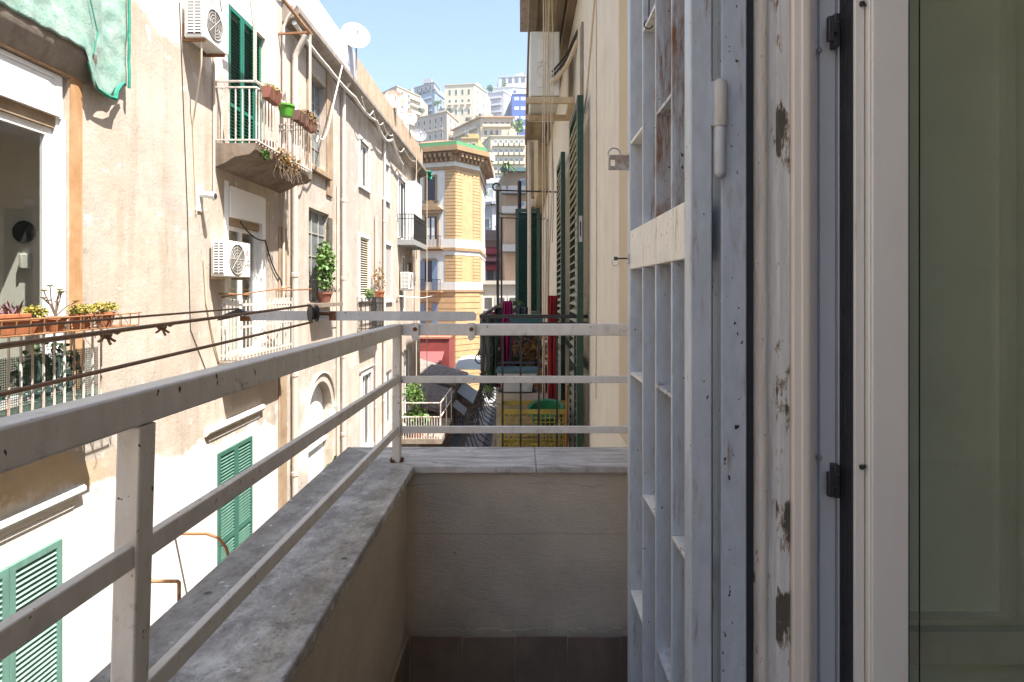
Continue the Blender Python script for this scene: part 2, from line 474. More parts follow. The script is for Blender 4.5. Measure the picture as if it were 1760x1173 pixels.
def copy_tree(o, parent=None, loc=None, rz=None):
    c = o.copy(); link(c)
    if parent is not None: c.parent = parent
    for ch in list(o.children): copy_tree(ch, c)
    if loc is not None: c.location = loc
    if rz is not None: c.rotation_euler = (0, 0, rz)
    return c


def wall_x(mb, x, ya, yb, za, zb, holes, depth, mi=0):
    """wall sheet in plane X=x with rectangular holes (y0,y1,z0,z1) and reveals `depth` deep (signed in X)"""
    ys = sorted({ya, yb, *[h[0] for h in holes], *[h[1] for h in holes]}); ys = [v for v in ys if ya <= v <= yb]
    zs = sorted({za, zb, *[h[2] for h in holes], *[h[3] for h in holes]}); zs = [v for v in zs if za <= v <= zb]
    for i in range(len(ys) - 1):
        for j in range(len(zs) - 1):
            cy, cz = (ys[i] + ys[i + 1]) / 2, (zs[j] + zs[j + 1]) / 2
            if any(h[0] < cy < h[1] and h[2] < cz < h[3] for h in holes): continue
            mb.face([(x, ys[i], zs[j]), (x, ys[i + 1], zs[j]), (x, ys[i + 1], zs[j + 1]), (x, ys[i], zs[j + 1])], mi)
    for y0, y1, z0, z1 in holes:
        e = x + depth
        mb.face([(x, y0, z0), (x, y0, z1), (e, y0, z1), (e, y0, z0)], mi)
        mb.face([(x, y1, z0), (x, y1, z1), (e, y1, z1), (e, y1, z0)], mi)
        mb.face([(x, y0, z0), (x, y1, z0), (e, y1, z0), (e, y0, z0)], mi)
        mb.face([(x, y0, z1), (x, y1, z1), (e, y1, z1), (e, y0, z1)], mi)


def shutter_mesh(w, h, t=.045, frame=.07, mid=None, pitch=.055, mi_slat=0, out=-1, proud=0.0):
    """louvred leaf: x in 0..w, y = thickness, z 0..h"""
    mb = MB()
    mb.box(0, frame, -t / 2, t / 2, 0, h).box(w - frame, w, -t / 2, t / 2, 0, h)
    rails = [(0, frame * 1.4), (h - frame, h)]
    if mid is not None: rails.append((mid, mid + frame))
    for a, b in rails: mb.box(frame, w - frame, -t / 2 + .002, t / 2 - .002, a, b)
    z = frame * 1.4 + .02
    while z < h - frame - .02:
        if not any(a - .03 < z < b + .01 for a, b in rails):
            s = t * .46 + proud
            mb.bar((frame - .004, 0, z), (w - frame + .004, 0, z), s * 2.2, .009, up=(0, .62 * out, .78), mi=mi_slat)
        z += pitch
    return mb


# ------------------------------------------------------------------ camera, sun, sky
cam = bpy.data.objects.new('camera', bpy.data.cameras.new('camera')); link(cam)
cam.data.sensor_width = 36; cam.data.lens = F / 1760 * 36
cam.data.shift_x = (880 - CX) / 1760; cam.data.shift_y = -(586.5 - CY) / 1760
cam.rotation_euler = (PI / 2, 0, 0); cam.data.clip_start = .05; cam.data.clip_end = 5000
S.camera = cam
sv = Vector((.35, -.24, .82)).normalized()
sun = bpy.data.objects.new('sun', bpy.data.lights.new('sun', 'SUN')); link(sun)
sun.rotation_euler = sv.to_track_quat('Z', 'Y').to_euler()
sun.data.energy = 4.35; sun.data.angle = math.radians(.5); sun.data.color = (1, .955, .90)
W = bpy.data.worlds.new('World'); S.world = W; W.use_nodes = True
sky = W.node_tree.nodes.new('ShaderNodeTexSky'); sky.sky_type = 'NISHITA'; sky.sun_disc = False
sky.sun_elevation = math.asin(sv.z); sky.sun_rotation = math.atan2(sv.x, sv.y)
sky.air_density = 1.0; sky.dust_density = 1.2; sky.ozone_density = 1.0
bg = W.node_tree.nodes['Background']; bg.inputs[1].default_value = .092
hs = W.node_tree.nodes.new('ShaderNodeHueSaturation'); hs.inputs['Saturation'].default_value = 1.0
W.node_tree.links.new(sky.outputs[0], hs.inputs['Color']); W.node_tree.links.new(hs.outputs[0], bg.inputs[0])
S.view_settings.view_transform = 'Standard'; S.view_settings.look = 'None'
S.view_settings.exposure = 1.86; S.view_settings.gamma = 1
S.cycles.max_bounces = 10; S.cycles.diffuse_bounces = 6; S.cycles.transparent_max_bounces = 12
S.cycles.use_denoising = True
S.cycles.sample_clamp_indirect = 6
rng = random.Random(7)
# ================================================================== own building: facade, balcony, eave
XW = .48                                     # plane of the near facade
FL = -1.56                                   # balcony floor
own = thing('apartment_building', 'near cream apartment building carrying the marble capped balcony', 'building', (XW, 2.0, GZ))
own_off = Vector(own.location)


def to_parent(o, parent):
    """keep world coordinates for a mesh modelled in scene coordinates"""
    o.parent = parent
    o.location = -Vector(parent.location) if parent.rotation_euler.z == 0 else o.location
    return o


def part(mb, name, mat, parent, bevel=0, smooth=False):
    return to_parent(mb.build(name, mat, None, bevel, smooth), parent)


def sub(mb, name, mat, parent, bevel=0):
    o = mb.build(name, mat, None, bevel); o.parent = parent     # parent is a mesh whose world matrix is identity
    return o


ROOF = 6.6
mb = MB()
wall_x(mb, XW, 2.70, 14.2, GZ, ROOF, [(4.62, 5.52, FL, 1.25), (9.6, 10.5, FL, 1.3)], .26)
mb.box(XW + .26, .84, 2.70, 14.2, GZ, ROOF)
part(mb, 'wall', M['right_wall'], own)
mb = MB()
mb.box(XW, .80, 1.2, 2.70, GZ, ROOF); mb.box(XW, .80, -.40, 1.2, 1.35, ROOF); mb.box(XW, .80, -.40, 1.2, GZ, FL)
mb.box(XW, .80, -24, -.40, GZ, ROOF)
part(mb, 'wall', M['right_wall'], own)
mb = MB(); mb.box(XW - .012, XW - .0005, 2.47, 2.69, -.68, ROOF - .1)
part(mb, 'wall_edge_strip', M['tan_strip'], own)
mb = MB()
mb.box(.84, 9, 2.45, 14.2, GZ, ROOF); part(mb, 'building_body', M['right_wall'], own)
mb = MB(); mb.box(-.02, 9, -24, 14.4, ROOF, ROOF + .25); part(mb, 'roof', M['soffit'], own)
# room behind the open door
mb = MB()
mb.box(.81, 4.6, 1.215, 2.40, FL, 1.6); mb.box(4.6, 4.75, -3.2, 2.4, FL, 1.6); mb.box(.81, 4.6, -3.35, -3.2, FL, 1.6)
part(mb, 'room_wall', M['room'], own)
mb = MB(); mb.box(1.03, 1.05, 1.195, 1.214, -.70, 1.5); mb.box(.82, 1.6, 1.190, 1.214, -.79, -.72); mb.box(.82, 1.6, 1.2, 1.214, -.70, -.69)
part(mb, 'panel_moulding', M['white_surround'], own)
mb = MB(); mb.box(.81, 4.75, -3.35, 2.4, 1.6, 1.75); part(mb, 'room_ceiling', M['room'], own)
mb = MB(); mb.box(.81, 4.75, -3.35, 2.4, FL - .15, FL); part(mb, 'room_floor', M['tile'], own)
# balcony floor and parapets
mb = MB(); mb.box(-.72, XW, -2.6, 2.44, FL - .18, FL); part(mb, 'balcony_floor', M['tile'], own)
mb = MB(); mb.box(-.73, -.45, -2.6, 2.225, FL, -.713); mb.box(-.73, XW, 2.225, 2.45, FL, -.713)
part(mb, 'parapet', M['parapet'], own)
mb = MB(); mb.box(-.73, XW, -2.6, 2.45, FL - .5, FL - .18); part(mb, 'balcony_slab', M['slab'], own)
# marble caps, meeting on a mitre
mb = MB(); mb.prism([(-.758, -2.6), (-.417, -2.6), (-.417, 2.20), (-.758, 2.477)], -.713, -.684)
part(mb, 'parapet_cap', M['marble'], own, .004)
mb = MB(); mb.prism([(-.4155, 2.20), (.06, 2.20), (.06, 2.476), (-.756, 2.4765)], -.713, -.6845)
part(mb, 'parapet_cap', M['marble2'], own, .004)
mb = MB(); mb.prism([(.0612, 2.2005), (XW - .001, 2.2005), (XW - .001, 2.4755), (.0612, 2.4755)], -.713, -.685)
part(mb, 'parapet_cap', M['marble2'], own, .004)
# skirting tiles
mb = MB()
for k in range(5):
    mb.box(-.432 + k * .206, -.432 + k * .206 + .2025, 2.213, 2.2235, FL + .002, -1.357 - .003 * (k % 2))
for k in range(12):
    mb.box(-.4485, -.437, 2.205 - (k + 1) * .206, 2.205 - k * .206 - .0035, FL + .002, -1.357)
part(mb, 'skirting_tile', M['tile'], own, .002)
mb = MB(); mb.box(-.4485, XW - .002, 2.2165, 2.2245, FL + .001, -1.351); mb.box(-.4492, -.4405, -.3, 2.216, FL + .001, -1.351)
r2 = random.Random(3)
for k in range(46):
    x = -.44 + k * .02; mb.box(x, x + .021, 2.212 + r2.random() * .006, 2.2245, -1.352, -1.338 + r2.random() * .012)
part(mb, 'grout', M['parapet'], own)
# upper balcony running along the facade
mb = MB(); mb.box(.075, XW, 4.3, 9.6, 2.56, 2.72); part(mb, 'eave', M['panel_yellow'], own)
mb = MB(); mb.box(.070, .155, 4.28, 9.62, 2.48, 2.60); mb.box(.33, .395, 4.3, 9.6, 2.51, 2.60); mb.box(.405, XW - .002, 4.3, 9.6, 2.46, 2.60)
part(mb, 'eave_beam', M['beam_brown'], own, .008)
mb = MB()
pr = random.Random(5)
mb.box(.12, .44, 12.9, 14.0, GZ, 3.4)
part(mb, 'buttress', M['lichen'], own)
mb = MB(); mb.box(.30, .47, 9.7, 12.9, 1.75, 3.3); part(mb, 'wall_moulding', M['panel_yellow'], own)
mb = MB(); mb.tube([(-.03, 13.4, GZ), (-.03, 13.4, 2.6)], .045); part(mb, 'drain_pipe', M['black_iron'], own)
mb = MB(); mb.tube([(.14, 9.3, 2.5), (.14, 9.3, GZ)], .03, 8); part(mb, 'drain_pipe', M['cream_pipe'], own)
mb = MB()                                     # wire stapled to the wall
mb.tube([(.474, 4.25, 1.34), (.473, 4.05, 1.42), (.472, 3.55, 1.93)], .006, 5); mb.tube([(.474, 3.55, 1.94), (.474, 3.54, .3), (.474, 3.56, -.68)], .004, 5)
part(mb, 'wall_wire', M['twine'], own)
mb = MB(); mb.box(.463, .479, 4.30, 4.42, 1.28, 2.05); part(mb, 'duct', M['soffit'], own)
# wall under and behind, neighbour's balcony slab
mb = MB(); mb.box(-.30, XW, 4.0, 8.6, FL - .2, FL); part(mb, 'balcony_slab', M['slab'], own)
mb = MB(); mb.box(-.40, XW, 9.2, 12.6, FL - .2, FL); part(mb, 'balcony_slab', M['slab'], own)
# neighbour's doors (dark glazed leaves deep in the openings)
for y0, y1 in ((4.62, 5.52), (9.6, 10.5)):
    mb = MB(); mb.box(XW + .14, XW + .2, y0 + .002, y0 + .08, FL, 1.24); mb.box(XW + .14, XW + .2, y1 - .08, y1 - .002, FL, 1.24); mb.box(XW + .14, XW + .2, y0 + .08, y1 - .08, 1.14, 1.24); mb.box(XW + .14, XW + .2, y0 + .08, y1 - .08, FL, -1.0)
    d = part(mb, 'door', M['brown_strip'], own)
    g = sub(MB().box(XW + .165, XW + .175, y0 + .08, y1 - .08, -1.0, 1.14), 'pane', M['dark_glass'], d)
# open shutters folded against the wall
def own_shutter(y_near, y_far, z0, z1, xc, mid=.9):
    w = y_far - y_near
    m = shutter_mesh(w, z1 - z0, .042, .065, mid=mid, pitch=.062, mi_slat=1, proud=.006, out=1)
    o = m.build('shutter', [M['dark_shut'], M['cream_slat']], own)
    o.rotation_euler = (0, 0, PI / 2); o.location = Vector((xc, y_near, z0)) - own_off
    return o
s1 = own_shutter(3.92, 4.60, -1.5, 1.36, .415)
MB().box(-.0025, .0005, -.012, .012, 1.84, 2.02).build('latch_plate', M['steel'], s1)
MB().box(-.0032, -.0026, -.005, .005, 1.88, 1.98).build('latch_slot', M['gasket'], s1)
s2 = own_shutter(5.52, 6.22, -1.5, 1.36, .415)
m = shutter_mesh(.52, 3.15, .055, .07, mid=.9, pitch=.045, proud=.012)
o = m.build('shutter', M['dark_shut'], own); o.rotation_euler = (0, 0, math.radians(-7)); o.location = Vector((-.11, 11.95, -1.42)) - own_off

# ------------------------------------------------------------------ balcony railing
def rx(Y): return -.495 - (2.264 - Y) * .0195
rl = thing('balcony_railing', 'white chipped steel railing standing on the marble parapet cap', 'railing', (-.495, 2.264, -.684))
m_ = MB(); m_.bar((rx(-2.2), -2.2, -.1565), (rx(2.262), 2.262, -.1565), .042, .047); part(m_, 'top_rail', M['rail'], rl, .004)
m_ = MB(); m_.bar((-.473, 2.266, -.156), (XW - .001, 2.266, -.156), .04, .046); part(m_, 'top_rail', M['rail'], rl, .004)
for zc in (-.356, -.557):
    m_ = MB(); m_.bar((rx(-2.2), -2.2, zc), (rx(2.249), 2.249, zc), .016, .031); part(m_, 'rail', M['rail'], rl, .002)
    m_ = MB(); m_.bar((-.478, 2.264, zc), (XW - .001, 2.264, zc), .014, .028); part(m_, 'rail', M['rail'], rl, .002)
m_ = MB(); m_.bar((-.497, 2.264, -.6845), (-.4955, 2.264, -.181), .032, .032, up=(0, 1, 0)); p_ = part(m_, 'post', M['rail'], rl, .003)
m_ = MB(); m_.bar((-.541, .775, -.684), (rx(.77) + .002, .768, -.181), .033, .033, up=(0, 1, 0)); part(m_, 'post', M['rail'], rl, .003)
m_ = MB(); m_.bar((-.575, -1.2, -.684), (rx(-1.2), -1.2, -.181), .033, .033, up=(0, 1, 0)); part(m_, 'post', M['rail'], rl, .003)
m_ = MB()
rr = random.Random(11)
for k in range(16):
    a = rr.random() * 6.28; m_.box(-.497 + .021 * math.cos(a) - .006, -.497 + .021 * math.cos(a) + .006, 2.264 + .021 * math.sin(a) - .006, 2.264 + .021 * math.sin(a) + .006, -.6842, -.682 + rr.random() * .012)
part(m_, 'rust_foot', M['rust_bolt'], rl)
# clamps that hold the line arm
for x in (-.418, -.195):
    m_ = MB(); m_.box(x - .014, x + .014, 2.232, 2.2455, -.183, -.128); m_.extr([(x - .016, -.183), (x + .016, -.183), (x + .004, -.196), (x - .008, -.198)], 'Y', 2.2325, 2.245)
    m_.lathe((x, 2.232, -.152), [(.0, -.010), (.008, -.009), (.009, 0)], 8, 'Y', mi=1)
    part(m_, 'clamp', [M['rail'], M['rust_bolt']], rl, .002)

# ------------------------------------------------------------------ drying line arm, pulleys and lines
arm = thing('clothesline_pole', 'flat white rusty bar bolted on the end rail holding the drying lines', 'clothesline pole', (-.60, 2.2, -.12))
m_ = MB()
pr = [(-1.10, -.118), (-.185, -.119), (-.176, -.112), (-.176, -.094), (-.187, -.083), (-1.10, -.080)]
m_.extr(pr, 'Y', 2.236, 2.243); part(m_, 'bar', paint('arm_paint', (.55, .56, .58), RUST, .1, .4, chips=.3, near=4), arm)
m_ = MB(); m_.extr([(-1.112, -.121), (-1.07, -.1205), (-1.075, -.103), (-1.112, -.10)], 'Y', 2.234, 2.245); part(m_, 'rusty_end', M['rust_bolt'], arm)
mt = Matrix.Rotation(math.radians(38), 3, 'Z')
m_ = MB(); m_.lathe((-.805, 2.19, -.088), [(.004, -.014), (.033, -.014), (.034, -.009), (.024, -.003), (.024, .003), (.034, .009), (.033, .014), (.004, .014)], 22, 'X', mtx=mt)
part(m_, 'pulley', M['black_pulley'], arm)
m_ = MB(); m_.tube([(-.805, 2.19, -.088), (-.765, 2.215, -.090), (-.745, 2.24, -.094)], .007, 8); m_.box(-.757, -.733, 2.228, 2.2345, -.118, -.082)
part(m_, 'axle', M['rust_bolt'], arm)
m_ = MB(); m_.extr([(-1.19, -.118), (-1.175, -.098), (-1.105, -.070), (-1.085, -.083), (-1.10, -.098), (-1.16, -.112)], 'Y', 2.205, 2.23); part(m_, 'line_clamp', M['black_pulley'], arm, .003)


def line(p, q, sag, r=.0034, n=14):
    pts = []
    for i in range(n + 1):
        t = i / n; v = Vector(p).lerp(Vector(q), t); v.z -= sag * 4 * t * (1 - t); pts.append(v)
    return MB().tube(pts, r, 8)
lines = [((-1.10, 2.20, -.070), (-1.06, -1.0, -.095), .0, 'highest brown drying line passing over the black end clamp', .0034),
         ((-.815, 2.175, -.056), (-.80, -1.0, -.118), .004, 'thick brown drying line leaving the top of the black pulley', .0043),
         ((-1.10, 2.20, -.094), (-1.045, -1.0, -.160), .004, 'brown drying line with two dark knots along it', .0035),
         ((-.805, 2.18, -.121), (-.795, -1.0, -.210), .002, 'lowest brown drying line leaving the underside of the black pulley', .0042)]
for a, b, s_, lab, r_ in lines:
    o = line(a, b, s_, r_).build('drying_line', M['brown_line']); tag(o, lab, 'clothes line', 'brown drying lines over the street')
for (x, y, z, sd, lab) in ((-1.0795, 1.47, -.1155, 4, 'dark knot with loose tails nearer the window with the orange jamb'), (-1.081, 1.70, -.1095, 9, 'dark knot with loose tails nearer the black end clamp')):
    q = random.Random(sd); m_ = MB()
    pts = [(x + .006 * math.cos(k * 1.1), y + (k - 7) * .0022, z + .006 * math.sin(k * 1.1)) for k in range(15)]
    m_.tube(pts, .0042, 6)
    m_.lathe((x, y, z), [(.002, -.012), (.009, -.007), (.011, 0), (.008, .008), (.002, .013)], 8, 'Y')
    for dy, dz in ((-.035, -.014), (.008, -.026), (.024, -.018)):
        m_.tube([(x, y, z), (x + .004, y + dy * .6, z + dz * .7), (x + .006, y + dy, z + dz)], .0036, 6)
    m_.tube([(x, y + .03, z + .003), (x, y + .04, z + .0035), (x, y + .05, z + .004)], [.003, .0065, .003], 6)
    tag(m_.build('line_knot', M['brown_line']), lab, 'knot', 'knots tied in the drying line')
# far end of the lines, behind the viewpoint
m_ = MB(); m_.box(-1.15, -.5, -1.01, -1.0, -.22, -.06); tag(m_.build('clothesline_post', M['rail']), 'white bar anchoring the near ends of the drying lines', 'clothesline post')

# ------------------------------------------------------------------ security gate, swung back along the wall
gt = thing('security_gate', 'pale grey steel security gate with rusty bars folded open beside the door', 'gate', (.36, 1.0, FL))
Z0, Z1 = -1.50, 1.15
def gpart(mb, name, mat, bevel=.002): return part(mb, name, mat, gt, bevel)
gpart(MB().box(.293, .331, .975, 1.012, Z0, Z1), 'stile', M['gate'], .003)
gpart(MB().box(.2925, .331, 1.515, 1.548, Z0, Z1), 'stile', M['gate'], .003)
for z0, z1 in ((Z0, Z0 + .035), (Z1 - .035, Z1)): gpart(MB().box(.2935, .3305, 1.0125, 1.5145, z0, z1), 'rail', M['gate'])
gpart(MB().box(.2935, .3302, 1.0125, 1.5145, .057, .160), 'lock_plate', M['gate_edge'])
for Yb, mt_ in ((1.0986, 'gate_rusty'), (1.229, 'gate_rusty'), (1.360, 'gate')):
    gpart(MB().box(.2945, .3295, Yb - .0005, Yb + .0085, .1605, Z1 - .036), 'bar', M[mt_], .001)
    gpart(MB().box(.2945, .3295, Yb - .0005, Yb + .0085, Z0 + .036, .0565), 'bar', M['gate'], .001)
gaps = {1: (1.369, 1.5145), 2: (1.238, 1.3595), 3: (1.1075, 1.2285), 4: (1.0125, 1.098)}
for g, z in ((1, .396), (1, -.221), (1, -.807), (2, .627), (2, -.494), (3, .384), (3, -.207), (3, -.78), (4, -.48), (4, .70), (2, -1.05), (4, -1.1)):
    a, b = gaps[g]; gpart(MB().box(.2950, .3290, a + .0003, b - .0003, z - .004, z + .004), 'rung', M['gate_edge'] if g != 3 else M['gate_rusty'], .0008)
# fixed hinge post and barrel hinge
gpart(MB().box(.350, .395, .985, 1.032, FL, 1.25), 'hinge_post', M['gate'], .003)
gpart(MB().box(.3335, .3495, 1.036, 1.042, FL, 1.25), 'hinge_gap_shade', M['gasket'], 0)  # dark strip added behind the open hinge gap to stand for its shade
m_ = MB(); m_.lathe((.3445, .977, .283), [(.0115, 0), (.0135, .003), (.0135, .07), (.012, .078), (.006, .083)], 16)
h_ = gpart(m_, 'hinge', paint('hinge_paint', (.50, .49, .46), RUST, .4, .5, near=6), 0)
m_ = MB(); m_.lathe((.3445, .977, .20), [(.004, -.004), (.009, .0), (.0105, .004), (.0105, .0825)], 16); sub(m_, 'hinge_pin', M['gate_rusty'], h_)
h_.children[0].location = (0, 0, 0)
m_ = MB(); m_.box(.328, .334, .970, .974, .285, .36); sub(m_, 'hinge_leaf', M['gate'], h_)
# latch plate with ring
m_ = MB()
def ringtube(mb, c, r, t, a0=0, a1=2 * PI, n=20, plane='XZ'):
    pts = []
    for k in range(n + 1):
        a = a0 + (a1 - a0) * k / n
        pts.append((c[0] + r * math.cos(a), c[1], c[2] + r * math.sin(a)) if plane == 'XZ' else (c[0], c[1] + r * math.cos(a), c[2] + r * math.sin(a)))
    mb.tube(pts, t, 6)
m_.box(.256, .292, 1.528, 1.533, .327, .368); m_.box(.238, .2555, 1.528, 1.533, .355, .368); m_.box(.238, .2555, 1.528, 1.533, .327, .338)
m_.box(.2375, .2435, 1.528, 1.533, .338, .355)
lp = gpart(m_, 'latch_plate', paint('latch_rust', (.44, .43, .40), RUST, .9, .6, streak=False, near=7), 0)
m_ = MB(); ringtube(m_, (.2535, 1.531, .370), .0165, .0022, 0, PI); sub(m_, 'latch_ring', M['steel'], lp)
# key left in the lock
ky = thing('key', 'small key with a wire ring left in the gate lock', 'key', (.29, 1.40, .087))
m_ = MB(); m_.box(.288, .2925, 1.517, 1.535, .073, .098); part(m_, 'escutcheon', M['steel'], ky)
m_ = MB(); m_.tube([(.290, 1.526, .087), (.257, 1.526, .087)], .0022, 8); m_.box(.252, .262, 1.5245, 1.5275, .082, .092); part(m_, 'shaft', M['catch'], ky)
m_ = MB(); ringtube(m_, (.256, 1.526, .076), .009, .0009); part(m_, 'key_ring', M['steel'], ky)
m_ = MB(); m_.tube([(.296, 1.30, .70), (.300, 1.32, .655), (.3, 1.325, .63)], .0018, 5); ringtube(m_, (.300, 1.325, .625), .010, .0015); tag(m_.build('wire_loop', M['cable']), 'thin dark wire looped round the topmost gate rung', 'wire')

# ------------------------------------------------------------------ door frame and sash on the near side
dr = thing('balcony_door', 'white balcony door with peeling frame, grey track and greenish glass', 'door', (.6, 1.05, FL))
T0, T1 = FL, 1.34
def dpart(mb, name, mat, bevel=.0): return part(mb, name, mat, dr, bevel)
dpart(MB().box(.396, .470, 1.132, 1.199, T0, T1), 'wall_joint', M['gasket'])  # dark solids here fill an open gap, its shade put into the colour
dpart(MB().box(.3958, .4181, 1.014, 1.13, T0, T1), 'wall_joint', M['gasket'])
q = [(.4185, 1.13), (.4185, 1.017), (.4205, 1.008), (.425, 1.003), (.432, 1.002), (.438, 1.005), (.4425, 1.010), (.4425, 1.13)]
dpart((lambda m: (m.prism(q, T0, T1), m)[1])(MB()), 'outer_frame', M['peel_warm'])
dpart(MB().box(.4428, .4585, 1.014, 1.13, T0, T1), 'outer_frame', M['peel_grey'])
dpart((lambda m: (m.prism([(.4588, 1.13), (.4588, 1.009), (.461, 1.006), (.479, 1.006), (.4815, 1.009), (.4815, 1.13)], T0, T1), m)[1])(MB()), 'outer_frame', M['peel'])
m_ = MB(); m_.prism([(.482, 1.13), (.482, 1.002), (.484, .999), (.497, .999), (.4985, .9975), (.508, .9975), (.512, .999), (.5195, 1.006), (.527, 1.012), (.527, 1.13)], T0, T1); dpart(m_, 'jamb', M['cream_jamb'], .0012)
m_ = MB(); m_.box(.5275, .553, 1.052, 1.13, T0, T1); m_.box(.5533, .581, 1.043, 1.13, T0, T1); m_.box(.5813, .586, 1.050, 1.13, T0, T1); m_.box(.5863, .5915, 1.042, 1.13, T0, T1)
tr = dpart(m_, 'track', M['alu'], .001)
m_ = MB(); m_.box(.5885, .5925, 1.006, 1.0415, T0, T1); m_.box(.5872, .5884, 1.018, 1.022, T0, T1); m_.box(.5872, .5884, 1.030, 1.034, T0, T1); m_.box(.5917, .60, 1.06, 1.13, T0, T1); dpart(m_, 'gasket', M['gasket'])
m_ = MB()
m_.box(.593, .6105, 1.002, 1.05, -1.46, T1 - .03); m_.box(.6135, .617, .994, 1.05, -1.46, T1 - .03); m_.box(.6173, .681, .990, 1.05, -1.46, T1 - .03)
m_.box(1.27, 1.345, .990, 1.05, -1.46, T1 - .03); m_.box(.6815, 1.2695, .9905, 1.0495, -1.46, -1.36); m_.box(.6815, 1.2695, .9905, 1.0495, T1 - .13, T1 - .03)
sash = dpart(m_, 'sash', M['sash'], .002)
m_ = MB(); m_.box(.6107, .6133, 1.012, 1.05, -1.46, T1 - .03); dpart(m_, 'slot', M['brown_strip'])
m_ = MB(); m_.box(.6815, .689, 1.000, 1.03, -1.358, T1 - .132); m_.box(.7242, .7252, 1.0245, 1.027, -1.358, T1 - .132); sub(m_, 'seal', M['gasket'], sash)
m_ = MB(); m_.box(.6895, 1.2695, 1.012, 1.016, -1.36, T1 - .13); sub(m_, 'pane', M['green_glass'], sash)
for z in (.472, -.349):
    m_ = MB(); m_.box(.5700, .5795, 1.024, 1.0425, z - .028, z + .032)
    m_.bar((.5585, 1.018, z - .022), (.5585, 1.018, z + .022), .010, .010, up=(0, 1, 0)); m_.box(.563, .572, 1.016, 1.0238, z - .006, z + .002)
    m_.lathe((.575, 1.0235, z + .014), [(0, -.0025), (.003, -.002), (.0035, .001)], 8, 'Y')
    dpart(m_, 'catch', M['catch'], .0012)
for px_, py_ in ((1408, 87), (1408, 787)):
    m_ = MB(); m_.lathe((pxx(px_, 1.043), 1.0425, pz(py_, 1.043)), [(0, -.004), (.003, -.0035), (.005, -.001), (.0055, .001)], 10, 'Y'); dpart(m_, 'screw', M['steel'])
for z in (.508, -.312):
    m_ = MB(); m_.tube([(.612, 1.004, z), (.6035, .998, z)], .0032, 8); m_.lathe((.6035, .998, z), [(0, -.004), (.0045, -.003), (.005, .001), (.004, .003)], 8, 'X'); dpart(m_, 'pin', M['catch'])
# ================================================================== facing building
XL = -5.1
lb = thing('apartment_building', 'weathered tan apartment building across the street with green shutters and drainpipes', 'building', (XL, 14, GZ))
def Yl(px, x=XL): return x * F / (px - CX)
def lpart(mb, name, mat, bevel=0, smooth=False): return part(mb, name, mat, lb, bevel, smooth)
YE = 28.6
holes = {
    'W1': (4.75, 6.37, -1.18, 2.40), 'UD': (9.85, 11.27, 2.52, 5.02), 'W2': (9.82, 11.25, -1.17, 1.84),
    'ST1': (13.62, 14.75, 3.05, 5.30), 'ST2': (13.58, 15.0, -.30, 2.02),
    'S0': (4.95, 6.25, -5.0, -2.74), 'S1': (9.48, 10.68, -4.95, -2.74),
    'N1': (17.85, 18.9, 3.35, 4.80), 'N2': (20.85, 21.8, 3.45, 4.80), 'N3': (23.5, 25.0, 2.2, 4.75),
    'N4': (17.85, 18.9, -.25, 1.72), 'N5': (21.2, 22.2, -.35, 1.75), 'N6': (24.3, 25.2, -.9, 1.55),
    'N7': (18.1, 19.2, -5.2, -2.75), 'N8': (21.2, 22.3, -5.2, -3.1), 'N9': (24.6, 26.0, -5.6, -2.6),
    'N0': (25.4, 26.6, .8, 1.3),
    'B1': (1.2, 2.5, -1.18, 2.0), 'B2': (-3.5, -2.2, -1.18, 2.0), 'B3': (-9.5, -8.2, -1.18, 2.0), 'B4': (1.2, 2.5, -5, -2.74), 'B5': (-3.5, -2.2, -5, -2.74),
    'AR': (13.55, 15.25, -5.4, -2.32),
}
mb = MB(); wall_x(mb, XL, -26, YE, GZ, 6.15, list(holes.values()), -.24)
mb.face([(XL, YE, GZ), (XL - 9, YE, GZ), (XL - 9, YE, 6.15), (XL, YE, 6.15)]); mb.face([(XL, -26, GZ), (XL - 9, -26, GZ), (XL - 9, -26, 6.15), (XL, -26, 6.15)])
# arch spandrels over the niche
y0, y1, z0, z1 = holes['AR']; cy = (y0 + y1) / 2; r = (y1 - y0) / 2
for s_ in (-1, 1):
    prev = None
    for k in range(11):
        a = PI / 2 * k / 10; p = (cy + s_ * r * math.cos(a), z1 - r + r * math.sin(a))
        if prev:
            ye = cy + s_ * r
            mb.face([(XL, prev[0], prev[1]), (XL, p[0], p[1]), (XL, p[0], z1), (XL, prev[0], z1)])
            mb.face([(XL, prev[0], prev[1]), (XL, p[0], p[1]), (XL - .24, p[0], p[1]), (XL - .24, prev[0], prev[1])])
        prev = p
lpart(mb, 'wall', M['facade'])
mb = MB(); mb.box(XL - 9, XL - .5, .6, YE - .1, GZ, 6.1)
# leave the room of the nearest window open
mb.bm.free(); mb = MB()
mb.box(XL - 9, XL - .5, 7.4, YE - .1, GZ, 6.1); mb.box(XL - 9, XL - .5, -25.9, 3.4, GZ, 6.1); mb.box(XL - 9, XL - .5, 3.4, 7.4, 2.75, 6.1); mb.box(XL - 9, XL - .5, 3.4, 7.4, GZ, -1.5)
lpart(mb, 'building_body', M['room_light'])
mb = MB(); mb.box(XL - .26, XL - 4, 6.45, 6.6, -1.45, 2.7); mb.box(XL - 4.15, XL - 4, 3.4, 7.2, -1.45, 2.7); mb.box(XL - .49, XL - 4, 3.42, 3.6, -1.45, 2.7)
lpart(mb, 'room_wall', M['room_light'])
mb = MB(); mb.box(XL - .25, XL - 4, 3.5, 7.3, -1.48, -1.2); lpart(mb, 'room_floor', M['tile'])
mb = MB(); mb.box(XL - .25, XL - 4, 3.5, 7.3, 2.6, 2.72); lpart(mb, 'room_ceiling', M['room_light'])
mb = MB(); mb.box(XL - .45, XL - .232, 13.3, 15.6, -5.6, -2.1); lpart(mb, 'niche_back', M['white_surround'])
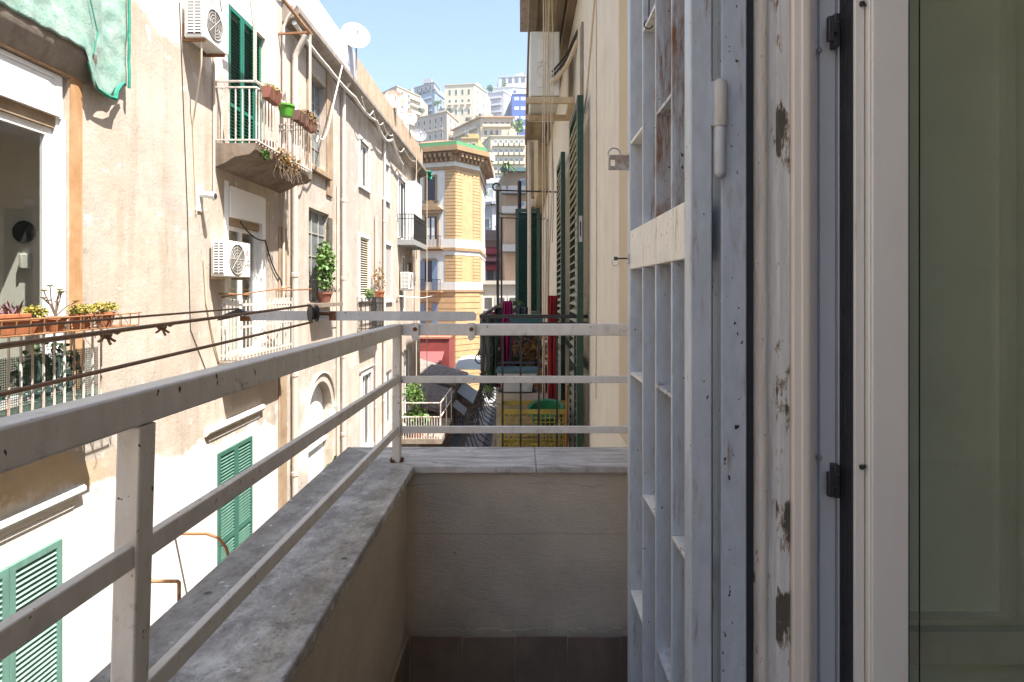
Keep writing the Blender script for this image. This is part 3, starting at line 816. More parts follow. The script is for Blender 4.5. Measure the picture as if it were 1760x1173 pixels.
mb = MB(); mb.extr([(13.55, -4.0), (15.25, -4.0), (15.25, -3.93), (13.55, -3.93)], 'X', XL - .231, XL - .14); lpart(mb, 'niche_moulding', M['white_surround'])

def window(key, frame_mat, x=XL - .12, fw=.07, cols=2, rows=1, glass='dark_glass', bar=.035, zlow=None):
    y0, y1, z0, z1 = holes[key] if isinstance(key, str) else key
    y0 += .004; y1 -= .004; z0 += .004; z1 -= .004
    m = MB()
    m.box(x, x + .06, y0, y0 + fw, z0, z1).box(x, x + .06, y1 - fw, y1, z0, z1).box(x + .001, x + .059, y0 + fw, y1 - fw, z0, z0 + fw).box(x + .001, x + .059, y0 + fw, y1 - fw, z1 - fw, z1)
    for i in range(1, cols):
        c = y0 + (y1 - y0) * i / cols; m.box(x + .005, x + .055, c - bar, c + bar, z0 + fw, z1 - fw)
    for j in range(1, rows):
        c = z0 + (z1 - z0) * j / rows; m.box(x + .007, x + .053, y0 + fw, y1 - fw, c - bar * .8, c + bar * .8)
    w = lpart(m, 'window', frame_mat)
    sub(MB().box(x + .022, x + .03, y0 + fw, y1 - fw, z0 + fw, z1 - fw), 'pane', M[glass], w)
    return w

# --- window beside the left balcony, with its white shutter box and orange stained jamb
y0, y1, z0, z1 = holes['W1']
w1 = window((4.75, 6.26, -1.18, 1.80), M['white_pvc'], x=XL - .16, fw=.085, cols=2, glass='glass', bar=.06)
mb = MB(); mb.box(XL - .12, XL - .02, 4.76, 6.30, 1.93, 2.385); mb.box(XL - .019, XL - .010, 4.80, 6.2, 2.33, 2.345); sub(mb, 'shutter_box', M['white_pvc'], w1)
mb = MB(); mb.box(XL - .14, XL - .06, 6.262, 6.365, -1.17, 2.39); mb.box(XL - .1, XL - .03, 6.30, 6.362, -1.17, 1.92); sub(mb, 'side_trim', M['white_pvc'], w1)
mb = MB(); mb.box(XL - .13, XL - .07, 4.77, 6.26, 1.80, 1.93); sub(mb, 'wooden_strip', M['brown_strip'], w1)
mb = MB(); mb.box(XL - .01, XL + .018, 6.375, 6.545, -1.15, 2.5); mb.box(XL - .01, XL + .016, 4.6, 6.374, 2.405, 2.5); lpart(mb, 'window_surround', M['rusty_surround'])
o = thing('wall_mirror', 'round dark mirror hanging inside behind the balcony window', 'mirror', (-5.66, 6.44, .67))
m_ = MB(); m_.lathe((-5.66, 6.425, .67), [(0, 0), (.115, 0), (.122, .01), (.122, .023)], 28, 'Y'); part(m_, 'disc', M['ac_dark'], o)
m_ = MB(); ringtube(m_, (-5.66, 6.423, .67), .121, .007); part(m_, 'frame', M['gasket'], o)
o = thing('intercom', 'cream intercom box mounted inside under the dark round mirror', 'intercom', (-5.63, 6.44, .33))
m_ = MB(); m_.box(-5.69, -5.57, 6.40, 6.445, .25, .42); part(m_, 'body', M['ac_white'], o, .01)
m_ = MB(); m_.box(-5.68, -5.655, 6.385, 6.399, .26, .41); part(m_, 'handset', M['cream_pipe'], o, .005)
# --- netted cornice over the window
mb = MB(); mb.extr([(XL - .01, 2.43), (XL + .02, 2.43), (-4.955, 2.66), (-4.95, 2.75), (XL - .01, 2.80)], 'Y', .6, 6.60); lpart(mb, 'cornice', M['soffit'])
mb = MB(); mb.box(XL - .01, -4.985, .6, 6.58, 2.80, 5.7); lpart(mb, 'balcony_parapet', M['white_surround'])
# --- left balcony
XB = -4.7
mb = MB(); mb.box(XL - .01, XB + .04, .6, 6.38, -1.36, -1.19); lb_slab = lpart(mb, 'balcony', M['slab'], .01)
m_ = MB(); m_.bar((XB, .7, -.29), (XB, 6.33, -.29), .04, .012); m_.bar((XB, .7, -.37), (XB, 6.33, -.37), .012, .012); m_.bar((XB, .7, -1.165), (XB, 6.33, -1.165), .03, .014)
m_.bar((XB - .008, 6.325, -.29), (XL + .002, 6.325, -.29), .04, .0125); m_.bar((XB - .008, 6.325, -1.165), (XL + .002, 6.325, -1.165), .03, .0145)
k = 0
while 6.322 - k * .127 > .8: m_.bar((XB, 6.322 - k * .127, -1.19), (XB, 6.322 - k * .127, -.29), .015, .015, up=(0, 1, 0)); k += 1
for k in range(1, 4): m_.bar((XB - .1 * k, 6.325, -1.19), (XB - .1 * k, 6.325, -.29), .015, .015, up=(0, 1, 0))
sub(m_, 'railing', M['white_rail'], lb_slab)
# privacy mesh inside the railing
def mesh_screen_mat():
    t = NT('green_privacy_mesh')
    w = t.N.new('ShaderNodeTexWave'); w.inputs['Scale'].default_value = 14; w.bands_direction = 'Z'; t.L.new(t.pos(), w.inputs['Vector'])
    w2 = t.N.new('ShaderNodeTexWave'); w2.inputs['Scale'].default_value = 14; w2.bands_direction = 'Y'; t.L.new(t.pos(), w2.inputs['Vector'])
    a = t.math('MAXIMUM', t.ramp(w.outputs['Fac'], .62, .7), t.ramp(w2.outputs['Fac'], .62, .7))
    t.L.new(t.math('ADD', t.math('MULTIPLY', a, .55), .12), t.b.inputs['Alpha'])
    return t.done((.05, .10, .085), .8)
m_ = MB(); m_.box(XB - .024, XB - .020, .8, 6.30, -1.17, -.62)
tag(m_.build('mesh_screen', mesh_screen_mat()), 'dark green privacy mesh tied behind the bars of the planter balcony', 'mesh screen')

def bush(name, label, cat, c, r, n, size, mats, stems=5, seed=1, group=None, trail=None):
    """plant = leaves + stems parts"""
    q = random.Random(seed)
    t = thing(name, label, cat, (c[0], c[1], c[2] - r[2]), 0, group)
    m = MB(); m.leaves(c, r, n, size, q, shell=.1); part(m, 'foliage', mats, t)
    m = MB()
    for k in range(stems):
        e = Vector((c[0] + q.uniform(-.7, .7) * r[0], c[1] + q.uniform(-.7, .7) * r[1], c[2] + q.uniform(-.2, .8) * r[2]))
        b = Vector((c[0] + q.uniform(-.1, .1) * r[0], c[1] + q.uniform(-.1, .1) * r[1], c[2] - r[2]))
        md = (b + e) / 2 + Vector((q.uniform(-.1, .1), q.uniform(-.1, .1), 0)) * r[0]
        m.tube([b, md, e], [.007, .005, .003], 5)
    if trail:
        for k in range(trail):
            p = Vector((c[0] + r[0] * .6, c[1] + q.uniform(-1, 1) * r[1], c[2] - r[2] * .4)); pts = [p.copy()]
            for j in range(4): p = p + Vector((q.uniform(-.02, .05), q.uniform(-.05, .05), -.05 - .05 * q.random())); pts.append(p.copy())
            m.tube(pts, .004, 4)
    part(m, 'stem', M['bark'], t)
    return t
bush('shrub', 'dark leafy shrub behind the bars of the planter balcony', 'shrub', (XB - .2, 5.85, -.82), (.12, .42, .36), 420, .07, M['leaf_dark'], 8, 2)
bush('shrub', 'small low shrub at the foot of the planter balcony window', 'shrub', (XB - .2, 5.0, -1.0), (.1, .35, .17), 130, .06, M['leaf_dark'], 5, 5)

# --- planter rack with pots (outside the railing)
rk = thing('planter_rack', 'rusty iron rack hooked on the balcony railing full of terracotta pots', 'planter rack', (XB + .13, 5.9, -.42))
m_ = MB()
for x in (XB + .03, XB + .25):
    for z in (-.40, -.26):
        if x > XB + .1 or z < -.3: m_.tube([(x, 4.3, z), (x, 6.52, z), (x, 6.62 if z > -.3 else 6.55, z + .01)], .008, 6)
for k in range(16):
    y = 4.4 + k * .145
    m_.tube([(XB + .03, y, -.40), (XB + .25, y, -.40), (XB + .252, y, -.255)], .006, 5)
    m_.tube([(XB + .03, y, -.40), (XB + .02, y + .02, -.30), (XB - .01, y + .01, -.275)], .006, 5)
part(m_, 'frame', M['rust_iron'], rk)
def pot(label, c, rb, rt, h, mat='terracotta', group='terracotta pots in the balcony rack'):
    t = thing('flower_pot', label, 'flower pot', c, 0, group)
    m = MB(); m.lathe((0, 0, 0), [(0, 0), (rb, 0), (rt * .97, h * .8), (rt * 1.06, h * .8), (rt * 1.08, h), (rt * .98, h), (rt * .95, h * .9), (0, h * .9)], 18)
    m.build('pot', M[mat], t)
    m = MB(); m.lathe((0, 0, h * .905), [(0, .0), (rt * .94, .0), (rt * .9, .012), (0, .02)], 14); m.build('soil', M['bark'], t)
    return t
pz0 = -.392
for lab, y, rb, rt, h in (('squat terracotta pot beside the rectangular planter', 5.28, .065, .10, .14), ('terracotta pot under the tall branching succulent', 5.52, .065, .10, .14),
                          ('terracotta pot second from the free end of the rack', 5.86, .065, .10, .15), ('terracotta pot at the free end of the rack', 6.18, .065, .10, .16)):
    pot(lab, (XB + .14, y, pz0), rb, rt, h)
t = thing('planter_box', 'long rectangular terracotta planter with purple spiky plant in the rack', 'planter', (XB + .14, 4.9, pz0))
m_ = MB(); m_.extr([(XB + .06, pz0), (XB + .22, pz0), (XB + .24, pz0 + .15), (XB + .248, pz0 + .15), (XB + .248, pz0 + .185), (XB + .032, pz0 + .185), (XB + .032, pz0 + .15), (XB + .04, pz0 + .15)], 'Y', 4.5, 5.14)
part(m_, 'box', M['terracotta'], t, .004)
def spiky(name, label, c, r, n, mat, seed, up=1.0):
    q = random.Random(seed); t = thing(name, label, 'plant', c)
    m = MB()
    for k in range(n):
        b = Vector((c[0] + q.uniform(-1, 1) * r[0], c[1] + q.uniform(-1, 1) * r[1], c[2])); a = q.random() * 6.28
        d = Vector((math.cos(a) * .6, math.sin(a) * .6, up * (.4 + q.random()))).normalized() * r[2] * (.6 + .6 * q.random())
        w = d.cross(Vector((0, 0, 1))).normalized() * .010
        m.face([b - w, b + w, b + d * .6 + w * .8 + Vector((0, 0, .01)), b + d, b + d * .6 - w * .8 + Vector((0, 0, .01))])
    part(m, 'foliage', mat, t)
    return t
spiky('plant', 'purple spiky plant growing from the rectangular planter', (XB + .14, 4.85, pz0 + .185), (.08, .30, .13), 60, M['leaf_purple'], 4)
bush('succulent', 'low yellow succulent in the squat pot beside the planter', 'succulent', (XB + .15, 5.28, -.20), (.10, .13, .06), 260, .03, M['leaf_yellow'], 4, 6)
bush('succulent', 'yellow trailing succulent hanging over the second pot from the end', 'succulent', (XB + .16, 5.84, -.195), (.12, .16, .06), 330, .03, M['leaf_yellow'], 4, 7, trail=5)
bush('succulent', 'bushy yellow succulent over the pot at the rack end', 'succulent', (XB + .15, 6.17, -.18), (.12, .18, .06), 350, .03, M['leaf_yellow'], 4, 8, trail=2)
t = thing('succulent', 'tall branching succulent with leaf rosettes on bare stems', 'succulent', (XB + .15, 5.52, -.25))
q = random.Random(12); ms, ml = MB(), MB()
for k in range(9):
    e = Vector((XB + .15 + q.uniform(-.08, .08), 5.52 + q.uniform(-.17, .17), -.02 + q.uniform(-.12, .09)))
    b = Vector((XB + .15, 5.52, -.25)); ms.tube([b, b.lerp(e, .5) + Vector((0, q.uniform(-.02, .02), .02)), e], [.008, .006, .005], 5)
    for j in range(11):
        a = j * 2.4; d = Vector((math.cos(a), math.sin(a), .5)); d.normalize(); w = d.cross(Vector((0, 0, 1))).normalized() * .014
        ml.face([e, e + d * .028 + w, e + d * .05, e + d * .028 - w])
part(ms, 'stem', M['bark'], t); part(ml, 'foliage', M['leaf_yellow'], t)

# --- debris netting hung over the upper slab
def wavy(name, fn, nu, nv, mat, thick=.004):
    m = MB(); g = [[m.bm.verts.new(fn(i / nu, j / nv)) for j in range(nv + 1)] for i in range(nu + 1)]
    for i in range(nu):
        for j in range(nv): m.bm.faces.new((g[i][j], g[i + 1][j], g[i + 1][j + 1], g[i][j + 1])).smooth = True
    o = m.build(name, mat)
    s = o.modifiers.new('thick', 'SOLIDIFY'); s.thickness = thick
    return o
def nz(x, y, z=0): return mnoise.noise(Vector((x, y, z)))
def netf(u, v):
    y = .7 + u * (7.20 - .7)
    zb = 2.72
    if y > 6.40: zb = 2.72 - .36 * min(1, (y - 6.40) / .12)
    if y > 6.92: zb = 2.36 + .12 * min(1, (y - 6.92) / .06) + .5 * max(0, y - 6.98)
    if y > 7.08: zb = 2.60
    zb += .025 * nz(y * 9, 1)
    z = 6.0 - v * (6.0 - zb)
    x = -4.935 + .022 * nz(y * 1.9, z * 1.4) + .016 * nz(y * 7, z * 6, 3)
    if y > 6.45: x -= min(.10, (y - 6.45) * .3)
    return (x, y, z)
ng = thing('debris_netting', 'torn green debris netting wrapped over the cornice above the balcony window', 'netting', (-4.95, 6.5, 2.5))
o = wavy('netting_sheet', netf, 150, 80, M['green_net']); to_parent(o, ng)
m_ = MB()
m_.tube([(-4.985 + .01 * nz(k * .7, 0), 7.185 + .012 * nz(k, 3), 2.58 + k * .17) for k in range(20)], .02, 6)
m_.tube([(-4.92, 6.42, 2.60), (-4.945, 6.52, 2.45), (-4.96, 6.62, 2.37), (-4.97, 6.80, 2.345), (-4.98, 6.93, 2.36), (-4.975, 6.95, 2.46), (-4.98, 7.02, 2.55), (-4.985, 7.10, 2.62)], [.008, .016, .013, .02, .03, .026, .022, .012], 7)
m_.tube([(-4.92, 6.50, 2.72), (-4.91, 6.55, 3.0), (-4.915, 6.35, 3.6), (-4.90, 6.2, 4.4)], .008, 6)
part(m_, 'folded_edge', M['green_net_dark'], ng)

# --- air conditioners
def ac_unit(label, X0, X1, Y0, Y1, z0, z1, side_bars=True, brand=False, bracket='rust_iron', br_z=True):
    t = thing('air_conditioner', label, 'air conditioner', ((X0 + X1) / 2, (Y0 + Y1) / 2, z0), 0, 'outdoor air conditioner units on the walls')
    m = MB(); m.box(X0, X1, Y0, Y1, z0, z1); b = part(m, 'casing', M['ac_white'], t, .012)
    # near side grille (faces the viewer): dark recess sheet with white slats
    m = MB(); m.box(X0 + .05, X1 - .03, Y0 - .004, Y0 - .001, z0 + .05, z1 - .05); g = part(m, 'side_grille', M['ac_dark'], t)
    m = MB(); n = 11; hgt = (z1 - z0 - .12)
    for k in range(n): zc = z0 + .06 + hgt * (k + .5) / n; m.box(X0 + .045, X1 - .025, Y0 - .018, Y0 - .0045, zc - hgt / n * .28, zc + hgt / n * .28)
    for x in (X0 + .05, (X0 + X1) / 2 + .01, X1 - .035): m.box(x - .006, x + .006, Y0 - .020, Y0 - .0046, z0 + .05, z1 - .05)
    sub(m, 'slats', M['ac_white'], g)
    # fan side
    cy, cz, r = Y0 + (Y1 - Y0) * .42, (z0 + z1) / 2, min((Y1 - Y0) * .33, (z1 - z0) * .42)
    m = MB(); m.lathe((X1 + .001, cy, cz), [(0, 0), (r, 0), (r, .004), (0, .004)], 28, 'X'); f = part(m, 'fan_opening', M['ac_mid'], t)
    m = MB()
    for k in range(1, 6): ringtube(m, (X1 + .010, cy, cz), r * k / 5, .003 if k < 5 else .008, 0, 2 * PI, 28, 'YZ')
    for k in range(8): a = k * PI / 4; m.tube([(X1 + .011, cy, cz), (X1 + .011, cy + r * math.cos(a), cz + r * math.sin(a))], .0035, 4)
    sub(m, 'fan_guard', M['ac_guard'], f)
    if brand:
        cu = bpy.data.curves.new('t', 'FONT'); cu.body = 'LG'; cu.size = .15; cu.extrude = .001; cu.align_x = 'CENTER'
        oo = bpy.data.objects.new('t', cu); COL.objects.link(oo)
        dg = bpy.context.evaluated_depsgraph_get(); me = bpy.data.meshes.new_from_object(oo.evaluated_get(dg)); bpy.data.objects.remove(oo)
        me.materials.clear(); me.materials.append(M['ac_mid'])
        lo = bpy.data.objects.new('lettering', me); link(lo, t)
        lo.matrix_local = Matrix.Translation(Vector((X1 + .003, Y1 - .12, z0 + .20)) - Vector(t.location)) @ Matrix(((0, 0, 1, 0), (1, 0, 0, 0), (0, 1, 0, 0), (0, 0, 0, 1)))
        m = MB(); m.lathe((X1 + .002, Y1 - .12, z1 - .17), [(0, .001), (.055, .001), (.055, -.001)], 20, 'X'); part(m, 'emblem', simple('faded_pink_emblem', (.60, .36, .38), .5), t)
    for y in (Y0 + .06, Y1 - .06):
        m = MB(); m.bar((XL + .002, y, z0 - .022), (X1 - .02, y, z0 - .022), .035, .04); m.bar((XL + .018, y, z0 - .0425), (XL + .018, y, z0 + .24 * br_z - .02), .032, .032, up=(0, 1, 0)) if br_z else None
        part(m, 'bracket', M[bracket], t)
    return t
ac_unit('white air conditioner on rusty brackets beside the upper green shutters', -5.04, -4.74, 8.45, 9.13, 3.80, 4.42)
ac_unit('white air conditioner with LG lettering beside the white picket balcony', -5.05, -4.80, 9.20, 10.02, .23, .83, brand=True, bracket='brown_strip', br_z=False)
ac_unit('small white air conditioner beneath the far black railed balcony', -5.04, -4.66, 23.6, 24.5, .05, .78, bracket='steel', br_z=False)

# --- upper balcony with green shutters
Xf = -4.42
mb = MB(); q = random.Random(77); NB = 26
prev = None
for k in range(NB + 1):                       # crumbling underside, section by section
    y = 9.40 + 2.55 * k / NB; w = lambda s: s * nz(y * 3.1, s * 20, 2)
    ring = [mb.bm.verts.new(p) for p in ((XL - .01, y, 2.46), (Xf + .4 * w(.03), y, 2.46), (Xf - .015 + w(.03), y, 2.35 + w(.05)), (Xf - .10 + w(.05), y, 2.27 + w(.06)), (Xf - .34, y, 2.22 + w(.07)), (XL + .16, y, 2.12 + w(.06)), (XL - .01, y, 2.06))]
    if prev:
        for m0 in range(7): mb.bm.faces.new((prev[m0], prev[(m0 + 1) % 7], ring[(m0 + 1) % 7], ring[m0]))
    else: mb.bm.faces.new(ring[::-1])
    prev = ring
mb.bm.faces.new(prev)
bmesh.ops.recalc_face_normals(mb.bm, faces=mb.bm.faces[:])
ub = lpart(mb, 'balcony', M['slab'])
m_ = MB()
for z, s_ in ((3.50, .05), (3.40, .03), (2.52, .03)):
    m_.bar((Xf + .0, 9.42, z), (Xf, 11.92, z), s_, .025); m_.bar((XL + .003, 9.435, z + .001), (Xf - s_ / 2, 9.435, z + .001), s_, .024); m_.bar((XL + .003, 11.905, z + .001), (Xf - s_ / 2, 11.905, z + .001), s_, .024)
for k in range(1, 21): m_.bar((Xf, 9.42 + k * .119, 2.465), (Xf, 9.42 + k * .119, 3.40), .018, .018, up=(0, 1, 0))
for k in range(0, 6):
    for y in (9.435, 11.905): m_.bar((Xf - k * .115, y, 2.465), (Xf - k * .115, y, 3.40), .018, .018, up=(0, 1, 0))
sub(m_, 'railing', M['white_rail'], ub)
for i, (ya, w) in enumerate(((9.86, .475), (10.345, .475), (10.83, .42))):
    o = shutter_mesh(w, 2.48, .045, .065, mid=.72, pitch=.062).build('shutter', M['green_shut'], lb)
    o.rotation_euler = (0, 0, PI / 2); o.location = Vector((XL - (.02 if i < 2 else .10), ya, 2.53)) - Vector(lb.location)
lpart(MB().box(XL - .236, XL - .22, 9.86, 11.26, 2.53, 5.01), 'door', M['gasket'])
aw = thing('awning_frame', 'rusty awning frame with cream posts standing on the upper balcony', 'awning frame', (Xf, 10.6, 2.46))
for y in (9.43, 11.90):
    m_ = MB(); m_.bar((Xf - .02, y, 3.515), (Xf - .02, y, 5.42), .04, .04, up=(0, 1, 0)); part(m_, 'post', M['cream_pipe'], aw)
m_ = MB(); m_.bar((Xf - .02, 9.2, 5.44), (Xf - .02, 12.0, 5.44), .05, .05); part(m_, 'beam', M['rust_iron'], aw)
for y in (9.43, 11.88): m_ = MB(); m_.bar((XL + .003, y, 5.40), (Xf - .046, y, 5.44), .04, .04); part(m_, 'crossbar', M['rust_iron'], aw)
m_ = MB(); m_.bar((XL + .003, 10.6, 5.6), (Xf - .046, 10.6, 5.445), .03, .03); part(m_, 'crossbar', M['cream_pipe'], aw)
# pots on the upper railing
def rail_box(label, y, L, mat, cat='planter', g='planters hooked on the upper railing'):
    t = thing('planter_box', label, cat, (Xf + .12, y, 3.25), 0, g)
    m = MB(); m.extr([(Xf + .05, 3.26), (Xf + .17, 3.26), (Xf + .21, 3.46), (Xf + .03, 3.46)], 'Y', y - L / 2, y + L / 2); part(m, 'box', mat, t, .008)
    m = MB(); m.tube([(Xf + .06, y - L * .3, 3.25), (Xf + .2, y - L * .3, 3.25), (Xf + .215, y - L * .3, 3.40)], .006, 5); m.tube([(Xf + .06, y + L * .3, 3.25), (Xf + .2, y + L * .3, 3.25), (Xf + .215, y + L * .3, 3.40)], .006, 5)
    part(m, 'hanger', M['rust_iron'], t)
rail_box('brown planter with yellow succulents near the corner of the upper railing', 9.75, .46, M['brown_pot'])
rail_box('empty weathered brown planter between the green pot and the end planter', 10.98, .42, simple('weathered_brown_planter', (.17, .09, .065), .7))
rail_box('reddish brown planter of dry plants at the railing end', 11.50, .46, M['brown_pot'])
bush('succulent', 'yellow flowering succulent filling the corner planter of the upper railing', 'succulent', (Xf + .12, 9.75, 3.49), (.11, .25, .05), 170, .05, M['leaf_yellow'], 3, 31)
bush('dry_plant', 'dry brown plant hanging from the end planter of the upper railing', 'plant', (Xf + .14, 11.4, 3.50), (.14, .42, .09), 150, .06, M['leaf_dry'], 16, 32, trail=8)
t = thing('flower_pot', 'bright green round pot on the upper railing', 'flower pot', (Xf + .11, 10.38, 3.20))
m_ = MB(); m_.lathe((0, 0, 0), [(0, 0), (.10, 0), (.14, .18), (.152, .18), (.152, .21), (.13, .21), (.12, .17), (0, .17)], 20); m_.build('pot', simple('lime_green_plastic', (.10, .36, .03), .4), t)
bush('weeds', 'dry weeds growing from the edge of the upper balcony slab', 'weeds', (Xf + .0, 10.6, 2.42), (.17, .60, .24), 420, .06, M['leaf_dry'], 30, 33, trail=26)
bush('weeds', 'green sprig sprouting from the upper slab edge beside the dry weeds', 'weeds', (Xf + .03, 9.72, 2.34), (.07, .14, .08), 70, .06, M['leaf'], 3, 34)
t = pot('brown pot standing on the upper balcony floor against the shutters', (XL + .3, 10.55, 2.47), .14, .19, .30, 'brown_pot', None)

# --- window with white shutter box below it, and white picket balcony
w2 = window((9.83, 11.08, -1.17, 1.16), M['white_pvc'], x=XL - .14, fw=.08, cols=2, glass='glass', bar=.05)
mb = MB(); mb.box(XL - .09, XL + .05, 9.84, 11.10, 1.30, 1.83); sub(mb, 'shutter_box', M['white_pvc'], w2)
mb = MB(); mb.box(XL - .10, XL - .04, 9.84, 11.08, 1.165, 1.298); sub(mb, 'wooden_strip', M['brown_strip'], w2)
mb = MB(); mb.box(XL - .12, XL + .02, 11.085, 11.245, -1.16, 1.83); mb.box(XL + .001, XL + .02, 9.70, 9.818, -1.16, 1.9); sub(mb, 'side_trim', M['white_pvc'], w2)
mb = MB(); mb.box(XL - .48, XL - .46, 9.7, 11.4, -1.3, 1.9); sub(mb, 'curtain', M['room'], w2)
X2 = -4.72
mb = MB(); mb.box(XL - .01, X2 + .03, 9.50, 11.70, -1.34, -1.2); pb = lpart(mb, 'balcony', M['slab'], .01)
m_ = MB()
k = 0
while 9.56 + k * .13 < 11.65: m_.box(X2 - .004, X2 + .004, 9.55 + k * .13, 9.585 + k * .13, -1.18, -.14 - .02 * (k % 2)); k += 1
for k in range(6): m_.box(X2 - .05 - k * .062, X2 - .085 - k * .062, 9.552, 9.558, -1.18, -.14); m_.box(X2 - .05 - k * .062, X2 - .085 - k * .062, 11.642, 11.648, -1.18, -.14)
for z in (-.24, -.62, -1.1): m_.box(X2 - .016, X2 - .005, 9.56, 11.64, z - .02, z + .02); m_.box(XL + .002, X2 - .017, 9.559, 9.57, z - .02, z + .02); m_.box(XL + .002, X2 - .017, 11.63, 11.641, z - .02, z + .02)
sub(m_, 'railing', paint('white_picket_paint', (.60, .57, .52), (.42, .26, .15), .3, .5), pb)
m_ = MB(); m_.tube([(XL + .004, 9.52, -.05), (X2 + .15, 9.5, -.07)], .014, 6); m_.tube([(XL + .004, 11.75, .0), (-4.35, 11.75, .03)], .014, 6)
m_.tube([(XL + .004, 9.60, -.11), (X2 + .10, 11.3, .07)], .012, 6)
tag(m_.build('line_bracket', M['rust_iron']), 'rusty drying line brackets fixed over the white picket balcony', 'bracket')
# security camera
cm = thing('security_camera', 'white bullet security camera fixed on a plate on the tan wall', 'security camera', (XL, 8.95, 1.50))
m_ = MB(); m_.box(XL + .001, XL + .025, 8.83, 9.03, 1.25, 1.68); part(m_, 'plate', M['white_surround'], cm, .01)
m_ = MB(); m_.lathe((XL + .03, 8.95, 1.53), [(.0, 0), (.05, 0), (.052, .15), (.06, .155), (.06, .23), (0, .23)], 14, 'X', mtx=Matrix.Rotation(.12, 3, 'Y')); part(m_, 'body', M['white_pvc'], cm)
m_ = MB(); m_.lathe((XL + .258, 8.95, 1.502), [(0, 0), (.045, 0), (.045, .006), (0, .006)], 14, 'X'); part(m_, 'lens', M['ac_dark'], cm)

# --- vertical strips, pipes, mouldings
mb = MB(); mb.box(XL - .01, XL + .03, 11.86, 12.26, GZ, 1.35); lpart(mb, 'pilaster', M['brown_strip'], .01)
mb = MB(); mb.box(XL - .01, XL + .022, 12.75, 13.35, -9.4, 5.4); mb.box(XL - .01, XL + .02, 15.25, 15.6, -1.0, 5.6); lpart(mb, 'pilaster', M['facade'], .01)
for y, r_, za, zb in ((12.50, .065, GZ, 5.2), (15.95, .06, GZ, 5.6), (20.75, .055, GZ, 5.6), (15.55, .025, -9, 2.9), (19.6, .04, GZ, 2.6), (26.9, .05, GZ, 5.5), (11.98, .03, -1.0, 5.6)):
    m_ = MB(); pts = [(XL + r_ + .035, y, za), (XL + r_ + .035, y, zb), (XL + r_ + .12, y, zb + .18), (XL + .36, y - .02, zb + .45)] if zb > 5 else [(XL + r_ + .03, y, za), (XL + r_ + .03, y, zb)]
    m_.tube(pts, r_, 10)
    for k in range(int((zb - za) / 2.2)): m_.lathe((XL + r_ + (.035 if zb > 5 else .03), y, za + 1 + k * 2.2), [(r_, 0), (r_ * 1.22, .01), (r_ * 1.22, .09), (r_, .1)], 10)
    lpart(m_, 'drain_pipe', M['cream_pipe'])
for ya, yb in ((4.3, 6.52), (9.1, 11.1)):
    mb = MB(); mb.extr([(XL - .01, -2.36), (XL + .03, -2.36), (XL + .085, -2.30), (XL + .085, -2.26), (XL + .05, -2.23), (XL - .01, -2.23)], 'Y', ya, yb); lpart(mb, 'moulding', M['white_surround'])
    mb = MB(); mb.box(XL - .01, XL + .02, ya + .1, yb - .1, -2.46, -2.43); lpart(mb, 'moulding', M['white_surround'])
for ya, yb in ((15.6, 16.9), (18.0, 19.4), (13.2, 15.5)):
    mb = MB(); mb.extr([(XL - .01, -1.55), (XL + .06, -1.50), (XL + .06, -1.44), (XL - .01, -1.42)], 'Y', ya, yb); lpart(mb, 'moulding', M['facade'])
mb = MB(); mb.extr([(XL - .01, -2.62), (XL + .05, -2.60), (XL + .07, -2.54), (XL - .01, -2.52)], 'Y', 17.8, 19.5); lpart(mb, 'moulding', M['facade'])
# arch hood moulding
m_ = MB(); pts = []
for k in range(15): a = PI * k / 14; pts.append((XL + .012, cy + (r + .22) * math.cos(a), -2.32 - .85 + (r + .22) * math.sin(a)))
m_.tube(pts, .035, 6); lpart(m_, 'moulding', M['facade'])
# --- lower shutters
for key, n in (('S0', 2), ('S1', 2)):
    y0, y1, z0, z1 = holes[key]; w = (y1 - y0) / 2
    for i in range(n):
        o = shutter_mesh(w - .004, z1 - z0 - .01, .045, .07, mid=.62, pitch=.056, mi_slat=1).build('shutter', [M['green_shut2'] if key == 'S1' else M['mint_shut'], M['green_slat'] if key == 'S1' else M['mint_slat']], lb)
        o.rotation_euler = (0, 0, PI / 2); o.location = Vector((XL + .005, y0 + i * w + .002, z0 + .005)) - Vector(lb.location)
    lpart(MB().box(XL - .236, XL - .22, y0, y1, z0, z1), 'door', M['gasket'])
# rusty brackets by the lower shutters
ra = thing('awning_frame', 'rusty bent tube awning frame on the whitewashed lower wall', 'awning frame', (XL, 7.7, -3.7))
m_ = MB(); m_.tube([(XL + .003, 7.07, -3.64), (-4.3, 7.07, -3.64), (-4.28, 7.07, -3.66), (-4.28, 7.07, -4.3)], .022, 8); part(m_, 'arm', M['rust_iron'], ra)
m_ = MB(); m_.tube([(XL + .003, 8.31, -3.58), (-4.62, 8.31, -3.58), (-4.45, 8.31, -3.64), (-4.34, 8.31, -3.78), (-4.29, 8.31, -3.95), (-4.28, 8.31, -4.3)], .022, 8); part(m_, 'arm', M['rust_iron'], ra)
m_ = MB(); m_.tube([(-4.28, 7.0, -4.31), (-4.28, 8.4, -4.31)], .02, 8); part(m_, 'crossbar', M['rust_iron'], ra)

